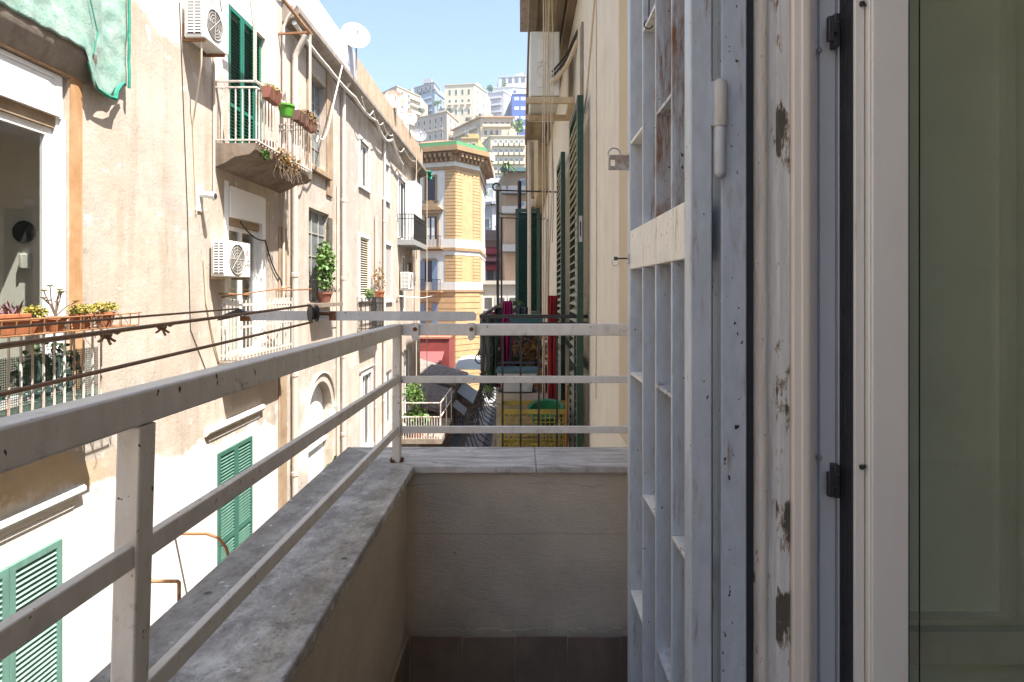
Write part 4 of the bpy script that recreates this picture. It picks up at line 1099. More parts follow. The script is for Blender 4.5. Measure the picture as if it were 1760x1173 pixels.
# --- stair windows (steel grid)
window('ST1', paint('rusted_steel_window', (.36, .33, .29), RUST, .5, .6), x=XL - .2, fw=.04, cols=3, rows=4, glass='dusty_glass', bar=.015)
window('ST2', paint('rusted_steel_sash', (.42, .39, .35), RUST, .35, .6), x=XL - .16, fw=.04, cols=3, rows=4, glass='dusty_glass', bar=.016)
mb = MB(); mb.box(XL - .01, XL + .13, 13.45, 14.9, 2.9, 3.04); mb.box(XL - .01, XL + .05, 14.76, 15.2, 2.5, 5.75); mb.box(XL - .01, XL + .05, 13.42, 13.61, 3.045, 5.75); lpart(mb, 'window_surround', M['brown_strip'], .015)
mb = MB(); q = random.Random(8)
for k in range(26): mb.box(XL - .01, XL + .004 + q.random() * .012, 14.95 + q.random() * .25, 15.05 + q.random() * .3, .9 + q.random() * .9, 1.0 + q.random() * .95)
lpart(mb, 'broken_plaster', simple('dark_broken_plaster', (.10, .085, .065), .95, var=.4))
t = pot('purple pot of leafy plant on the sill of the grid window', (XL + .16, 14.2, -.29), .13, .19, .26, 'brown_pot', None)
mb = MB(); mb.box(XL - .01, XL + .36, 13.5, 15.05, -.40, -.305); lpart(mb, 'window_sill', M['slab'])
bush('potted_shrub', 'tall green leafy plant in the purple pot on the grid window sill', 'plant', (XL + .2, 14.15, .60), (.2, .48, .68), 700, .10, M['leaf'], 12, 41)
spiky('plant', 'purple leaved plant spilling at the foot of the green sill plant', (XL + .2, 14.5, -.04), (.14, .32, .2), 60, M['leaf_purple'], 42)
bush('shrub', 'loose green shrub growing before the arched niche', 'shrub', (-4.75, 14.6, -4.9), (.35, .65, .62), 800, .09, M['leaf'], 18, 43)

# --- far windows of the same facade
for key, g in (('N1', 'dark_glass'), ('N2', 'dark_glass'), ('N3', 'dark_glass'), ('N6', 'dark_glass'), ('N7', 'dark_glass'), ('N8', 'dark_glass'), ('N9', 'dusty_glass'), ('N0', 'dark_glass')):
    window(key, M['white_pvc'] if key != 'N0' else M['brown_strip'], cols=2 if key != 'N0' else 1, fw=.08, glass=g)
for key in ('B1', 'B2', 'B3', 'B4', 'B5'): window(key, M['white_pvc'])
for key in ('N1', 'N2', 'N7', 'N4', 'N5', 'N3'):
    y0, y1, z0, z1 = holes[key]
    mb = MB(); mb.box(XL - .01, XL + .03, y0 - .12, y0 - .003, z0, z1 + .12); mb.box(XL - .01, XL + .03, y1 + .003, y1 + .12, z0, z1 + .12); mb.box(XL - .01, XL + .0295, y0 - .003, y1 + .003, z1 + .003, z1 + .12)
    mb.box(XL - .01, XL + .08, y0 - .14, y1 + .14, z0 - .09, z0 - .003); lpart(mb, 'window_surround', M['white_surround'])
y0, y1, z0, z1 = holes['N4']
o = shutter_mesh(y1 - y0 - .02, z1 - z0 - .01, .04, .06, pitch=.075).build('shutter', paint('cream_shutter', (.60, .54, .42), None, 0, .5), lb); o.rotation_euler = (0, 0, PI / 2); o.location = Vector((XL - .02, y0 + .01, z0 + .005)) - Vector(lb.location)
lpart(MB().box(XL - .236, XL - .22, y0, y1, z0, z1), 'door', M['gasket'])
y0, y1, z0, z1 = holes['N5']; lpart(MB().box(XL - .06, XL - .04, y0, y1, z0, z1), 'shutter', simple('closed_grey_blind', (.40, .37, .33), .6))
# little black balcony with plants
def iron_balcony(name, ya, yb, xo, z, h, slab_mat, sp, thick=.1):
    mb = MB(); mb.box(XL - .01, xo + .03, ya - .03, yb + .03, z - thick, z); b = lpart(mb, 'balcony', slab_mat)
    m = MB()
    for zz in (z + h, z + .06, z + h * .82):
        m.bar((xo, ya, zz), (xo, yb, zz), .03, .025); m.bar((XL + .002, ya, zz + .001), (xo - .016, ya, zz + .001), .03, .024); m.bar((XL + .002, yb, zz + .001), (xo - .016, yb, zz + .001), .03, .024)
    n = int((yb - ya) / sp)
    for k in range(n + 1): m.bar((xo, ya + (yb - ya) * k / n, z), (xo, ya + (yb - ya) * k / n, z + h), .018, .018, up=(0, 1, 0))
    n2 = max(2, int((xo - XL) / sp))
    for k in range(1, n2):
        for y in (ya, yb): m.bar((XL + (xo - XL) * k / n2, y, z), (XL + (xo - XL) * k / n2, y, z + h), .018, .018, up=(0, 1, 0))
    sub(m, 'railing', M['black_iron'], b)
iron_balcony('b', 17.6, 19.4, -4.72, -1.25, 1.02, M['slab'], .1)
iron_balcony('b', 23.35, 26.4, -4.42, 2.12, 1.05, M['grey_slab'], .11, .22)
bush('potted_plant', 'yellow green plant on the small black railing under the cream shutter', 'plant', (-4.78, 17.8, -.12), (.16, .22, .2), 160, .07, M['leaf'], 5, 51)
bush('potted_plant', 'thin flowering plant in a red pot on the small black balcony', 'plant', (-4.8, 19.2, .42), (.22, .32, .55), 120, .09, M['leaf_dry'], 9, 52)
pot('red pot on the corner of the small black balcony railing', (-4.8, 19.2, -.23), .12, .17, .22, 'terracotta', None)
mb = MB(); mb.box(XL + .002, -4.62, 24.9, 26.3, 2.125, 4.85); lpart(mb, 'white_enclosure', M['white_surround'])
# drying rack by the far air conditioner
m_ = MB()
for k in range(4): m_.tube([(XL + .1, 23.0 + k * .12, -.22), (-4.1, 23.3 + k * .12, -.3), (-3.8, 24.6 + k * .1, -.22)], .012, 5)
m_.tube([(XL + .003, 23.6, -.25), (XL + .1, 23.0, -.22), (XL + .1, 23.5, -.22)], .012, 5)
tag(m_.build('drying_rack', M['white_pvc']), 'white wire drying rack sticking out below the farthest air conditioner', 'drying rack')
# --- eave, parapet, fence, cables
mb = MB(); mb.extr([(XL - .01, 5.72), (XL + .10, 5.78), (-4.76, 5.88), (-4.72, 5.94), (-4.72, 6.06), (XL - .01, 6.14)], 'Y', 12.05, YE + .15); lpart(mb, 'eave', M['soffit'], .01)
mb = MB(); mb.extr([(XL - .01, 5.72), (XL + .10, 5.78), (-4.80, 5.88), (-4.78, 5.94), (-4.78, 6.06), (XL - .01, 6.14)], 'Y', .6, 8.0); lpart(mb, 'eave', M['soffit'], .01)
mb = MB(); mb.box(XL - .1, XL + .12, 17.2, YE + .1, 6.15, 7.12); lpart(mb, 'parapet', M['roofpar'])
mb = MB(); mb.box(XL - 9, XL - .1, .6, YE + .1, 6.15, 6.3); lpart(mb, 'roof', M['slab'])
def fence_mat():
    t = NT('translucent_fence_sheet'); w = t.N.new('ShaderNodeTexWave'); w.inputs['Scale'].default_value = 2.6; w.bands_direction = 'Y'; t.L.new(t.pos(), w.inputs['Vector'])
    c = t.mix(t.ramp(w.outputs['Fac'], .3, .7), (.50, .49, .50), (.68, .67, .68)); t.b.inputs['Alpha'].default_value = .85
    return t.done(c, .6)
fn = thing('roof_fence', 'pale corrugated screen fence along the roof edge before the satellite dishes', 'fence', (XL, 14, 6.15))
m_ = MB(); m_.box(XL + .05, XL + .06, 11.0, 17.2, 6.17, 7.25); part(m_, 'screen', fence_mat(), fn)
for k in range(7): m_ = MB(); m_.tube([(XL + .02, 11.0 + k * 1.03, 6.15), (XL + .02, 11.0 + k * 1.03, 7.3)], .018, 6); part(m_, 'post', M['steel'], fn)
# sagging cable bundle under the eave
def cable(label, pts, r, mat, grp='cables strung along the facing building'):
    P_ = []
    for i in range(len(pts) - 1):
        a, b = Vector(pts[i][:3]), Vector(pts[i + 1][:3]); sag = pts[i][3] if len(pts[i]) > 3 else .1
        for k in range(8): t = k / 8; v = a.lerp(b, t); v.z -= sag * 4 * t * (1 - t); P_.append(v)
    P_.append(Vector(pts[-1][:3]))
    o = MB().tube(P_, r, 7).build('cable', mat); tag(o, label, 'cable', grp)
xe = -4.86
cable('thick white cable bundle sagging under the far eave', [(xe, 12.1, 5.75, .05), (xe, 14.2, 5.62, .05), (xe, 16.5, 5.66, .12), (xe, 19, 5.72, .3), (xe, 21.3, 5.72, .1), (xe, 23.2, 5.2, -.1), (xe - .1, 24.0, 4.95)], .05, M['white_cable'])
cable('loose white cable loop hanging by the upper balcony post', [(-4.68, 14.8, 5.9, .0), (-4.66, 13.9, 4.4, .3), (-4.6, 12.8, 3.5, .15), (-4.55, 12.4, 3.45)], .018, M['white_cable'])
cable('thin twisted wire looping below the far eave', [(xe + .1, 16.9, 5.8, .3), (xe + .1, 18.2, 5.8, .22), (xe + .1, 19.5, 5.8, .18), (xe + .1, 21, 5.8, .35), (xe + .1, 23, 5.8, .15), (xe + .1, 25.5, 5.85)], .014, M['white_cable'])
cable('black wire running down the tan wall beside the security camera', [(XL + .01, 8.42, 4.3, 0), (XL + .01, 8.62, 1.2, 0), (XL + .01, 8.7, -.6, 0), (XL + .01, 9.2, -1.4)], .006, M['cable'])
cable('pale condenser hose hanging from the upper air conditioner', [(-4.80, 8.5, 4.4, 0), (-4.82, 8.52, 3.4, 0), (XL + .02, 8.75, 2.6, 0), (XL + .015, 8.85, 1.2)], .012, M['twine'])
cable('pale hose hanging beneath the lettered air conditioner', [(XL + .02, 9.05, .5, 0), (XL + .02, 9.12, -.2, 0), (XL + .03, 9.35, -.9, 0), (XL + .02, 9.5, -1.2)], .014, M['twine'])
cable('black cable sagging from the white shutter box to the drainpipe', [(XL + .03, 10.2, 1.25, .1), (XL + .03, 11.2, 1.0, .12), (XL + .03, 11.9, .25, .1), (XL + .08, 12.35, -.35)], .014, M['cable'])
cable('rusty pipe running down the wall below the upper air conditioner', [(XL + .03, 9.33, 5.9, 0), (XL + .03, 9.33, 1.6)], .02, M['cream_pipe'])
for i, (y, x) in enumerate(((25.0, -4.62), (28.4, -4.72))):
    cable('long thin pale cord hanging from the eave %s' % ('before the white enclosure' if i == 0 else 'at the end of the building'), [(x, y, 5.9, 0), (x, y, -7)], .018, M['twine'])
m_ = MB(); q = random.Random(4); m_.leaves((-4.66, 28.6, 5.86), (.09, .12, .22), 40, .25, q); tag(m_.build('netting_scrap', M['green_net_dark']), 'scrap of green netting at the far end of the eave', 'netting')
# --- satellite dishes on the roof
def dish(label, c, r, mat, yaw, tilt, foot):
    t = thing('satellite_dish', label, 'satellite dish', c, 0, 'satellite dishes on the roof edge')
    R_ = Matrix.Rotation(yaw, 3, 'Z') @ Matrix.Rotation(tilt, 3, 'X')
    m = MB(); m.lathe((0, 0, 0), [(.001, .16 * r), (.35 * r, .135 * r), (.7 * r, .065 * r), (r, -.06 * r), (r * .985, -.09 * r), (.7 * r, .04 * r), (.35 * r, .11 * r), (.001, .13 * r)], 26, 'Y', mtx=R_); m.build('reflector', mat, t)
    m = MB(); a = R_ @ Vector((0, -.02, -r * .95)); b = R_ @ Vector((0, -r * .95, -.25 * r)); m.tube([a, b], .016, 6); m.lathe(b, [(0, -.05), (.035, -.04), (.035, .05), (0, .06)], 8, 'Y', mtx=R_); m.build('feed_arm', M['steel'], t)
    m = MB(); bk = R_ @ Vector((0, .16 * r, 0)); m.tube([bk, bk + Vector((0, .12, -.08)), Vector((bk.x, bk.y + .12, foot - c[2]))], .025, 8); m.build('mast', M['steel'], t)
dish('white satellite dish standing highest above the roof fence', (-4.86, 16.6, 7.50), .42, M['ac_white'], math.radians(25), math.radians(-12), 6.2)
dish('rust stained white satellite dish on the tan parapet', (-4.98, 22.2, 7.52), .40, M['dish'], math.radians(22), math.radians(-14), 6.2)
dish('white satellite dish with a rusty lower rim between two other dishes', (-4.98, 25.2, 7.72), .36, M['dish'], math.radians(18), math.radians(-18), 6.2)
dish('grey satellite dish nearest the red tiled roof', (-5.0, 27.9, 7.70), .36, M['grey_dish'], math.radians(20), math.radians(-15), 6.2)
# ================================================================== street, tower house, town on the hill
def hillz(Y):
    if Y < 78: return GZ
    t = min(Y, 345); yb = CY - 305 * (t - 78) / 267
    return max(GZ, (CY - yb) / F * t - 4 + GZ * (1 - min(1, (t - 78) / 60)))
m_ = MB(); m_.face([(-400, -58, GZ), (400, -58, GZ), (400, 690, GZ), (-400, 690, GZ)]); tag(m_.build('street', M['asphalt']), kind='structure')
m_ = MB()
g = []
for j in range(30):
    Y = 78 + j * 20
    g.append([m_.bm.verts.new((X * 18, Y, hillz(Y) + (2.5 * nz(X * .7, Y * .02) if 0 < j < 29 and Y > 90 else 0) + (-.05 if j == 0 else 0))) for X in range(-22, 23)])
for j in range(29):
    for i in range(44): m_.bm.faces.new((g[j][i], g[j][i + 1], g[j + 1][i + 1], g[j + 1][i])).smooth = True
tag(m_.build('hillside', M['hill']), kind='structure')
m_ = MB(); m_.box(-3.4, -2.3, 20, 50, GZ + .002, GZ + .13); tag(m_.build('pavement', M['pave']), kind='structure')

class Face:
    def __init__(s, A, B):
        s.A = Vector((A[0], A[1], 0)); s.L = (Vector((B[0], B[1], 0)) - s.A).length
        s.u = (Vector((B[0], B[1], 0)) - s.A) / s.L; s.n = Vector((s.u.y, -s.u.x, 0)); s.ang = math.atan2(s.u.y, s.u.x)
    def p(s, a, d, z): return s.A + s.u * a + s.n * d + Vector((0, 0, z))
    def box(s, mb, a0, a1, d0, d1, z0, z1, mi=0):
        v = [mb.bm.verts.new(s.p(*c)) for c in ((a0, d1, z0), (a1, d1, z0), (a1, d0, z0), (a0, d0, z0), (a0, d1, z1), (a1, d1, z1), (a1, d0, z1), (a0, d0, z1))]
        for q in ((3, 2, 1, 0), (4, 5, 6, 7), (0, 1, 5, 4), (1, 2, 6, 5), (2, 3, 7, 6), (3, 0, 4, 7)): mb.bm.faces.new([v[i] for i in q]).material_index = mi

# ------------------------------------------------------------------ yellow tower house
M['t_yellow'] = plaster('yellow_rusticated_stucco', (.49, .305, .145), (.54, .36, .185), 1.5, (.40, .26, .13), .5)
M['t_tan'] = plaster('brown_stone_trim', (.30, .185, .095), (.36, .235, .13), 2)
M['t_white'] = plaster('pale_stucco', (.62, .58, .51), (.66, .63, .57), 1.2, (.48, .42, .34), .4)
M['t_tile'] = simple('red_roof_tiles', (.42, .16, .09), .8, var=.2, scale=6)
M['t_green'] = simple('green_roof_edge', (.09, .26, .11), .6)
M['blue_shut'] = simple('blue_grey_shutters', (.17, .22, .30), .5)
tw = thing('tower_house', 'yellow and white corner house with bracketed cornice and red tiled roof', 'building', (-6, 54, GZ))
A, B, C, D = (-12.5, 53.9), (-6.05, 52.0), (-4.02, 54.2), (-4.02, 58.2)
def tpart(mb, name, mat, bevel=0): return part(mb, name, mat, tw, bevel)
def ringpoly(o):
    """footprint grown by o"""
    fs = [Face(A, B), Face(B, C), Face(C, D)]
    out = [fs[0].p(0, o, 0)]
    for f1, f2 in zip(fs, fs[1:]):
        n = (f1.n + f2.n).normalized(); k = o / n.dot(f1.n); out.append(f1.p(f1.L, 0, 0) + n * k)
    out.append(fs[2].p(fs[2].L, o, 0))
    return [(v.x, v.y) for v in out] + [(D[0] + o, 64), (A[0], 64)]
tpart(MB().prism(ringpoly(0), GZ, 11.5), 'wall', M['t_white'])
f1, f2, f3 = Face(A, B), Face(B, C), Face(C, D)
mb = MB()
def courses(z0, z1, pitch):
    z = z0
    while z < z1 - .05:
        h = min(pitch - .05, z1 - z)
        f1.box(mb, f1.L - 1.0, f1.L - .0, -.1, .055, z, z + h); f2.box(mb, .0, .85, -.1, .06, z, z + h); f2.box(mb, 2.2, f2.L, -.1, .06, z, z + h)
        f3.box(mb, 0, 1.0, -.1, .055, z, z + h)
        z += pitch
courses(4.80, 11.2, .31); courses(.85, 3.25, .31)
f2.box(mb, .86, 2.19, -.1, .03, 4.80, 11.19); f2.box(mb, .86, 2.19, -.1, .03, .85, 3.24)
f3.box(mb, 1.01, 3.9, -.1, .02, -9, 11.19)
z = GZ
while z < -.15:
    h = min(.50, -.1 - z); f1.box(mb, 0, f1.L - .003, -.1, .055, z, z + h); f2.box(mb, .0, f2.L, -.1, .06, z, z + h); f3.box(mb, 0.002, 1.0, -.1, .055, z, z + h); z += .56
tpart(mb, 'rustication', M['t_yellow'])
mb = MB(); f1.box(mb, f1.L - 1.0, f1.L - .001, -.1, .012, .85, 11.19); f2.box(mb, 0, f2.L, -.1, .014, .85, 11.19); f1.box(mb, 0, f1.L - .001, -.1, .012, GZ, -.1); f2.box(mb, 0, f2.L, -.1, .014, GZ, -.1); f3.box(mb, .02, 3.9, -.1, .012, GZ, 11.19)
tpart(mb, 'joint', simple('tower_joint_shade', (.26, .16, .075), .9))
for z0, z1, o in ((11.2, 11.5, .12), (3.7, 3.98, .16), (-.12, .08, .14), (12.6, 12.75, .5), (12.75, 13.2, 1.0)): tpart(MB().prism(ringpoly(o), z0, z1), 'moulding', M['t_tan'])
for z0, z1, o in ((3.98, 4.78, .07), (3.3, 3.7, .06), (.08, .82, .07)): tpart(MB().prism(ringpoly(o), z0, z1), 'band', M['t_white'])
tpart(MB().prism(ringpoly(.05), 11.5, 11.93), 'band', M['t_white'])
tpart(MB().prism(ringpoly(.12), 11.93, 12.6), 'frieze', M['t_tan'])
mb = MB()
for f in (f1, f2, f3):
    n = int(f.L / .46)
    for k in range(n): a = (k + .5) * f.L / n; f.box(mb, a - .11, a + .11, .12, .80, 12.25, 12.59); f.box(mb, a - .11, a + .11, .12, .45, 11.95, 12.25)
tpart(mb, 'bracket', M['t_tan'])
tpart(MB().prism(ringpoly(.75), 13.2, 13.62), 'roof_edge', M['t_green'])
mb = MB(); pts = ringpoly(.74); ap = [(-9.5, 58, 15.6), (-7.6, 57.5, 15.6)]
P3 = [Vector((x, y, 13.63)) for x, y in pts]
apx = Vector((-8.6, 57.6, 15.3))
for i in range(len(P3)): mb.face([P3[i], P3[(i + 1) % len(P3)], apx])
tpart(mb, 'roof', M['t_tile'])
def tw_open(a0, a1, z0, z1, kind):
    mb = MB(); f1.box(mb, a0 - .18, a0 - .003, -.02, .10, z0 - .2, z1 + .2); f1.box(mb, a1 + .003, a1 + .18, -.02, .10, z0 - .2, z1 + .2); f1.box(mb, a0 - .003, a1 + .003, -.02, .098, z1 + .003, z1 + .2); f1.box(mb, a0 - .25, a1 + .25, -.02, .18, z0 - .36, z0 - .201)
    w = tpart(mb, 'window', M['t_tan'])
    mb = MB(); f1.box(mb, a0, a1, -.02, .03, z0 - .2, z1)
    sub(mb, 'pane', simple('dark_purple_shutters', (.035, .03, .05), .6), w)
    if kind == 'door':
        mb = MB()
        for a in (a0 + .12, a0 + .62): f1.box(mb, a, a + .30, .031, .04, z0, z1 - .1)
        sub(mb, 'curtain', M['t_white'], w)
    if kind == 'blue':
        mb = MB(); f1.box(mb, a0 - .42, a0 + .12, .101, .15, z0, z1); f1.box(mb, a1 - .12, a1 + .42, .101, .15, z0, z1); sub(mb, 'shutter', M['blue_shut'], w)
    return w
tw_open(3.75, 4.75, 8.6, 10.6, 'shut'); tw_open(3.75, 4.95, 4.1, 6.9, 'door'); tw_open(3.6, 4.6, .1, 2.8, 'blue'); tw_open(3.6, 4.6, -4.6, -1.2, 'blue')
mb = MB(); v = [f1.p(a, .3, z) for a, z in ((3.1, 7.5), (5.6, 7.5), (4.35, 8.45))]; w_ = [f1.p(a, -.05, z) for a, z in ((3.1, 7.5), (5.6, 7.5), (4.35, 8.45))]
mb.face(v)
for i in range(3): mb.face([v[i], v[(i + 1) % 3], w_[(i + 1) % 3], w_[i]])
f1.box(mb, 3.3, 5.4, -.05, .2, 7.15, 7.49)
tpart(mb, 'pediment', M['t_tan'])
for z, sl in ((4.0, 1), (.0, 1)):
    mb = MB(); f1.box(mb, 1.6, 5.6, 0, .8, z - .15, z); b_ = tpart(mb, 'balcony', M['t_tan'])
    mb = MB(); f1.box(mb, 1.6, 5.6, .74, .78, z + 1.0, z + 1.05)
    for k in range(30): a = 1.62 + k * .137; f1.box(mb, a, a + .03, .745, .775, z, z + 1.0)
    sub(mb, 'railing', M['black_iron'], b_)

# ------------------------------------------------------------------ buildings climbing the hill
WIN = {}
def win_mesh(w, h, pane=(.06, .07, .09), surround=None, shut=None):
    k = (w, h, pane, surround, shut)
    if k not in WIN:
        mb = MB(); mb.box(-w / 2 - .15, w / 2 + .15, -.08, .05, -.15, h + .15, 0); mb.box(-w / 2, w / 2, -.095, .04, 0, h, 1)
        if shut:
            mb.box(-w / 2 - w * .5, -w / 2, -.13, .04, 0, h, 2); mb.box(w / 2, w / 2 + w * .5, -.13, .04, 0, h, 2)
        nm = '%d_%d' % (len(WIN), 0)
        me = bpy.data.meshes.new('window_mesh'); mb.bm.to_mesh(me); mb.bm.free()
        me.materials.append(simple('window_surround_' + nm, surround or (.6, .57, .5), .8)); me.materials.append(simple('distant_pane_' + nm, pane, .3, var=.3, scale=.5))
        me.materials.append(simple('distant_shutter_' + nm, shut or (.1, .2, .1), .6))
        WIN[k] = me
    return WIN[k]
def hill_roof(t, fs, zt, wall, label, chain):
    hq = random.Random(len(label) * 7 + int(chain[0][0])); f0 = fs[-1]
    for k in range(hq.choice((1, 2, 2, 3))):
        mb = MB(); a0 = f0.L * hq.uniform(.05, .7); w0 = hq.uniform(1.5, 4.5); h0 = hq.uniform(1.2, 2.8)
        f0.box(mb, a0, min(f0.L * .97, a0 + w0), -6, -hq.uniform(.8, 2.5), zt + .2, zt + .2 + h0); part(mb, 'roof_hut', simple('roof_hut_%s_%d' % (label[:12].replace(' ', '_'), k), sc(wall, hq.uniform(.7, 1.0)), .9), t)
    mb = MB()
    for k in range(4): a0 = f0.L * hq.uniform(.05, .95); p0 = f0.p(a0, -hq.uniform(1, 4), zt + .2); mb.tube([p0, p0 + Vector((0, 0, hq.uniform(2, 3.6)))], .05, 4); mb.bar(p0 + Vector((-.5, 0, 2)), p0 + Vector((.5, 0, 2)), .06, .06)
    part(mb, 'antenna', M['steel'], t)
def town(name, label, chain, ytop, wall, specs, roof=(.42, .38, .34), cornice=None, side=None, depth=14, cat='building', group=None, zb=None, refi=0, corn=.35):
    wall = sc(wall, .80)
    pts = [(pxx(px, Y), Y) for px, Y in chain]
    zt = pz(ytop, chain[refi][1]); yb_ = min(Y for _, Y in chain)
    z0 = (hillz(yb_) - 6) if zb is None else zb
    cx_ = sum(p[0] for p in pts) / len(pts); cy_ = min(p[1] for p in pts)
    t = thing(name, label, cat, (cx_, cy_ + 3, z0), 0, group)
    foot = pts + [(pts[-1][0] + 1.5, max(pts[-1][1], cy_) + depth), (pts[0][0] - 1.5, max(pts[0][1], cy_) + depth)]
    part(MB().prism(foot, z0, zt), 'wall', plaster(label[:24].replace(' ', '_') + '_wall', wall, sc(wall, .9), .12, sc(wall, .72), .4, .1, 3), t)
    fs = [Face(a, b) for a, b in zip(pts, pts[1:])]
    mb = MB()
    for f in fs: f.box(mb, -corn * .8, f.L + corn * .8, -.3, corn, zt - .02, zt + .38)
    part(mb, 'cornice', simple(label[:20].replace(' ', '_') + '_trim', cornice or sc(wall, .85), .85), t)
    mb = MB(); mb.prism([(x * 1.0, y + .3) for x, y in foot], zt + .001, zt + .25); part(mb, 'roof', simple(label[:20].replace(' ', '_') + '_roof', roof, .9), t)
    if name == 'hill_building': hill_roof(t, fs, zt, wall, label, chain)
    for fi, cols, rows, w, h, pitch, top, opt in specs:
        f = fs[fi]; me = win_mesh(w, h, opt.get('pane', (.06, .07, .09)), opt.get('sur'), opt.get('shut'))
        m0, m1 = opt.get('margin', (.07, .07))
        for r_ in range(rows):
            for c_ in range(cols):
                if (c_, r_) in opt.get('skip', ()): continue
                a = f.L * (m0 + (1 - m0 - m1) * ((c_ + .5) / cols)); z = zt - top - h - r_ * pitch
                o = bpy.data.objects.new('window', me); link(o, t); o.location = f.p(a, 0, z) - Vector(t.location); o.rotation_euler = (0, 0, f.ang)
            if opt.get('balc') and r_ in opt.get('brows', range(rows)):
                mb = MB()
                b0, b1 = opt.get('bspan', (m0, 1 - m1)); zz = zt - top - h - r_ * pitch
                if opt.get('single'):
                    for c_ in range(cols): a = f.L * (m0 + (1 - m0 - m1) * ((c_ + .5) / cols)); f.box(mb, a - w, a + w, 0, .8, zz - .25, zz - .05); f.box(mb, a - w, a + w, .72, .8, zz - .05, zz + .75, 1)
                else: f.box(mb, f.L * b0, f.L * b1, 0, 1.1, zz - .25, zz - .02); f.box(mb, f.L * b0, f.L * b1, 1.02, 1.1, zz - .02, zz + opt.get('bh', .85), 1)
                part(mb, 'balcony', [simple('balc_slab', sc(wall, .85), .9), simple('balc_front', opt['balc'], .8)], t)
    return t, fs, zt
G_ = 'apartment buildings stacked up the hillside'
dk = (.045, .05, .06); bl = (.10, .13, .18)
# top row
town('hill_building', 'pale yellow block on the skyline half hidden by the rust stained dish', [(648, 275), (682, 262), (722, 276)], 149, (.66, .58, .42),
     [(0, 6, 1, .9, 2.2, 3.2, .9, {'pane': dk}), (1, 3, 5, 1.0, 1.7, 3.1, 1.3, {'pane': dk, 'balc': (.68, .58, .44), 'bspan': (.55, 1.0)})], group=G_, refi=1)
town('hill_building', 'blue grey block with rooftop floor on the skyline', [(709, 300), (747, 290), (766, 303)], 158, (.33, .43, .54),
     [(0, 4, 4, 1.2, 1.8, 3.3, 1.2, {'pane': (.10, .13, .18), 'balc': (.42, .50, .58)}), (1, 3, 4, 1.0, 1.8, 3.3, 1.2, {'pane': bl, 'sur': (.7, .7, .7)})], group=G_, refi=1, roof=(.4, .4, .42))
town('hill_building', 'grey penthouse storey set back over the blue grey block', [(712, 302), (746, 293), (756, 304)], 142, (.42, .43, .45), [(0, 4, 1, 1.2, 2.4, 3, .9, {'pane': dk, 'sur': (.7, .7, .68)})], group=G_, refi=1, zb=pz(159, 300), cat='building', depth=8)
town('hill_building', 'cream block with dark green shutters in rows on the skyline', [(764, 282), (815, 280), (836, 292)], 145, (.68, .60, .46),
     [(0, 4, 3, 1.0, 2.5, 4.9, 2.4, {'pane': (.05, .09, .06), 'balc': (.62, .53, .40), 'single': 1, 'brows': (1,)}), (1, 2, 3, 1.0, 2, 4.6, 2.0, {'pane': dk})], group=G_, refi=1)
town('hill_building', 'low white annex with dark windows below the cream skyline block', [(742, 300), (800, 283), (817, 285)], 176, (.66, .67, .69),
     [(0, 5, 2, 1.1, 1.5, 3.3, 1.4, {'pane': bl}), (1, 1, 2, 2.2, 1.8, 3.3, 1.4, {'pane': bl})], group=G_, refi=1)
town('hill_building', 'long white block with four balcony rows beside the blue block', [(814, 318), (866, 312), (882, 322)], 158, (.66, .65, .67),
     [(0, 5, 4, 1.6, 1.5, 3.9, 1.8, {'pane': (.28, .30, .36), 'balc': (.60, .57, .58), 'sur': (.7, .7, .72)})], group=G_, refi=1)
town('hill_building', 'modern white block with dark glazed top floor high on the skyline', [(857, 352), (908, 350)], 133, (.70, .70, .70),
     [(0, 4, 1, 2.6, 3.4, 4, .6, {'pane': (.12, .14, .17)}), (0, 4, 1, 2.0, 2.4, 4, 6.2, {'pane': (.12, .14, .16)})], group=G_, roof=(.40, .32, .30))
town('hill_building', 'white terrace block with bluish windows under the glazed top block', [(846, 338), (880, 336), (906, 338)], 152, (.68, .68, .68), [(0, 3, 2, 2.0, 2.2, 4.2, 1.2, {'pane': (.30, .40, .48)})], group=G_)
town('hill_building', 'saturated blue block with white window surrounds', [(880, 306), (905, 306)], 162, (.10, .17, .50),
     [(0, 2, 4, 2.2, 1.5, 5.2, 1.8, {'pane': (.45, .47, .50), 'sur': (.7, .7, .72), 'margin': (.1, .02)})], group=G_, cornice=(.5, .5, .6), side=None)
# middle row
town('hill_building', 'pinkish cream block on the slope behind the grey dish', [(712, 248), (768, 238), (788, 252)], 193, (.58, .47, .38),
     [(0, 5, 4, .9, 2.0, 3.4, 1.6, {'pane': dk, 'balc': (.56, .46, .38), 'single': 1, 'brows': (1, 3)}), (1, 2, 4, .9, 2, 3.4, 1.6, {'pane': dk})], group=G_, refi=1, roof=(.5, .42, .36))
town('hill_building', 'wide orange cream block with overhanging brown roof on the slope', [(779, 240), (826, 222), (882, 222)], 203, (.62, .50, .36),
     [(0, 6, 3, 1.0, 1.9, 3.3, 1.6, {'pane': (.24, .22, .22), 'balc': (.60, .44, .30)}), (1, 5, 4, 1.2, 1.9, 3.3, 1.6, {'pane': (.10, .10, .12), 'sur': (.62, .5, .38), 'balc': (.62, .46, .32), 'brows': (0, 2)})], group=G_, refi=1, cornice=(.46, .28, .16), roof=(.46, .32, .20), corn=1.0)
town('hill_building', 'tall cream hotel like block with many balconied windows lowest on the slope', [(821, 214), (843, 196), (906, 196)], 235, (.68, .60, .44),
     [(0, 3, 6, 1.0, 1.9, 3.15, 1.6, {'pane': (.14, .14, .14)}), (1, 6, 6, 1.1, 2.0, 3.15, 1.2, {'pane': (.22, .25, .28), 'sur': (.72, .64, .48), 'balc': (.62, .54, .38), 'single': 1})], group=G_, refi=1, roof=(.5, .45, .36))
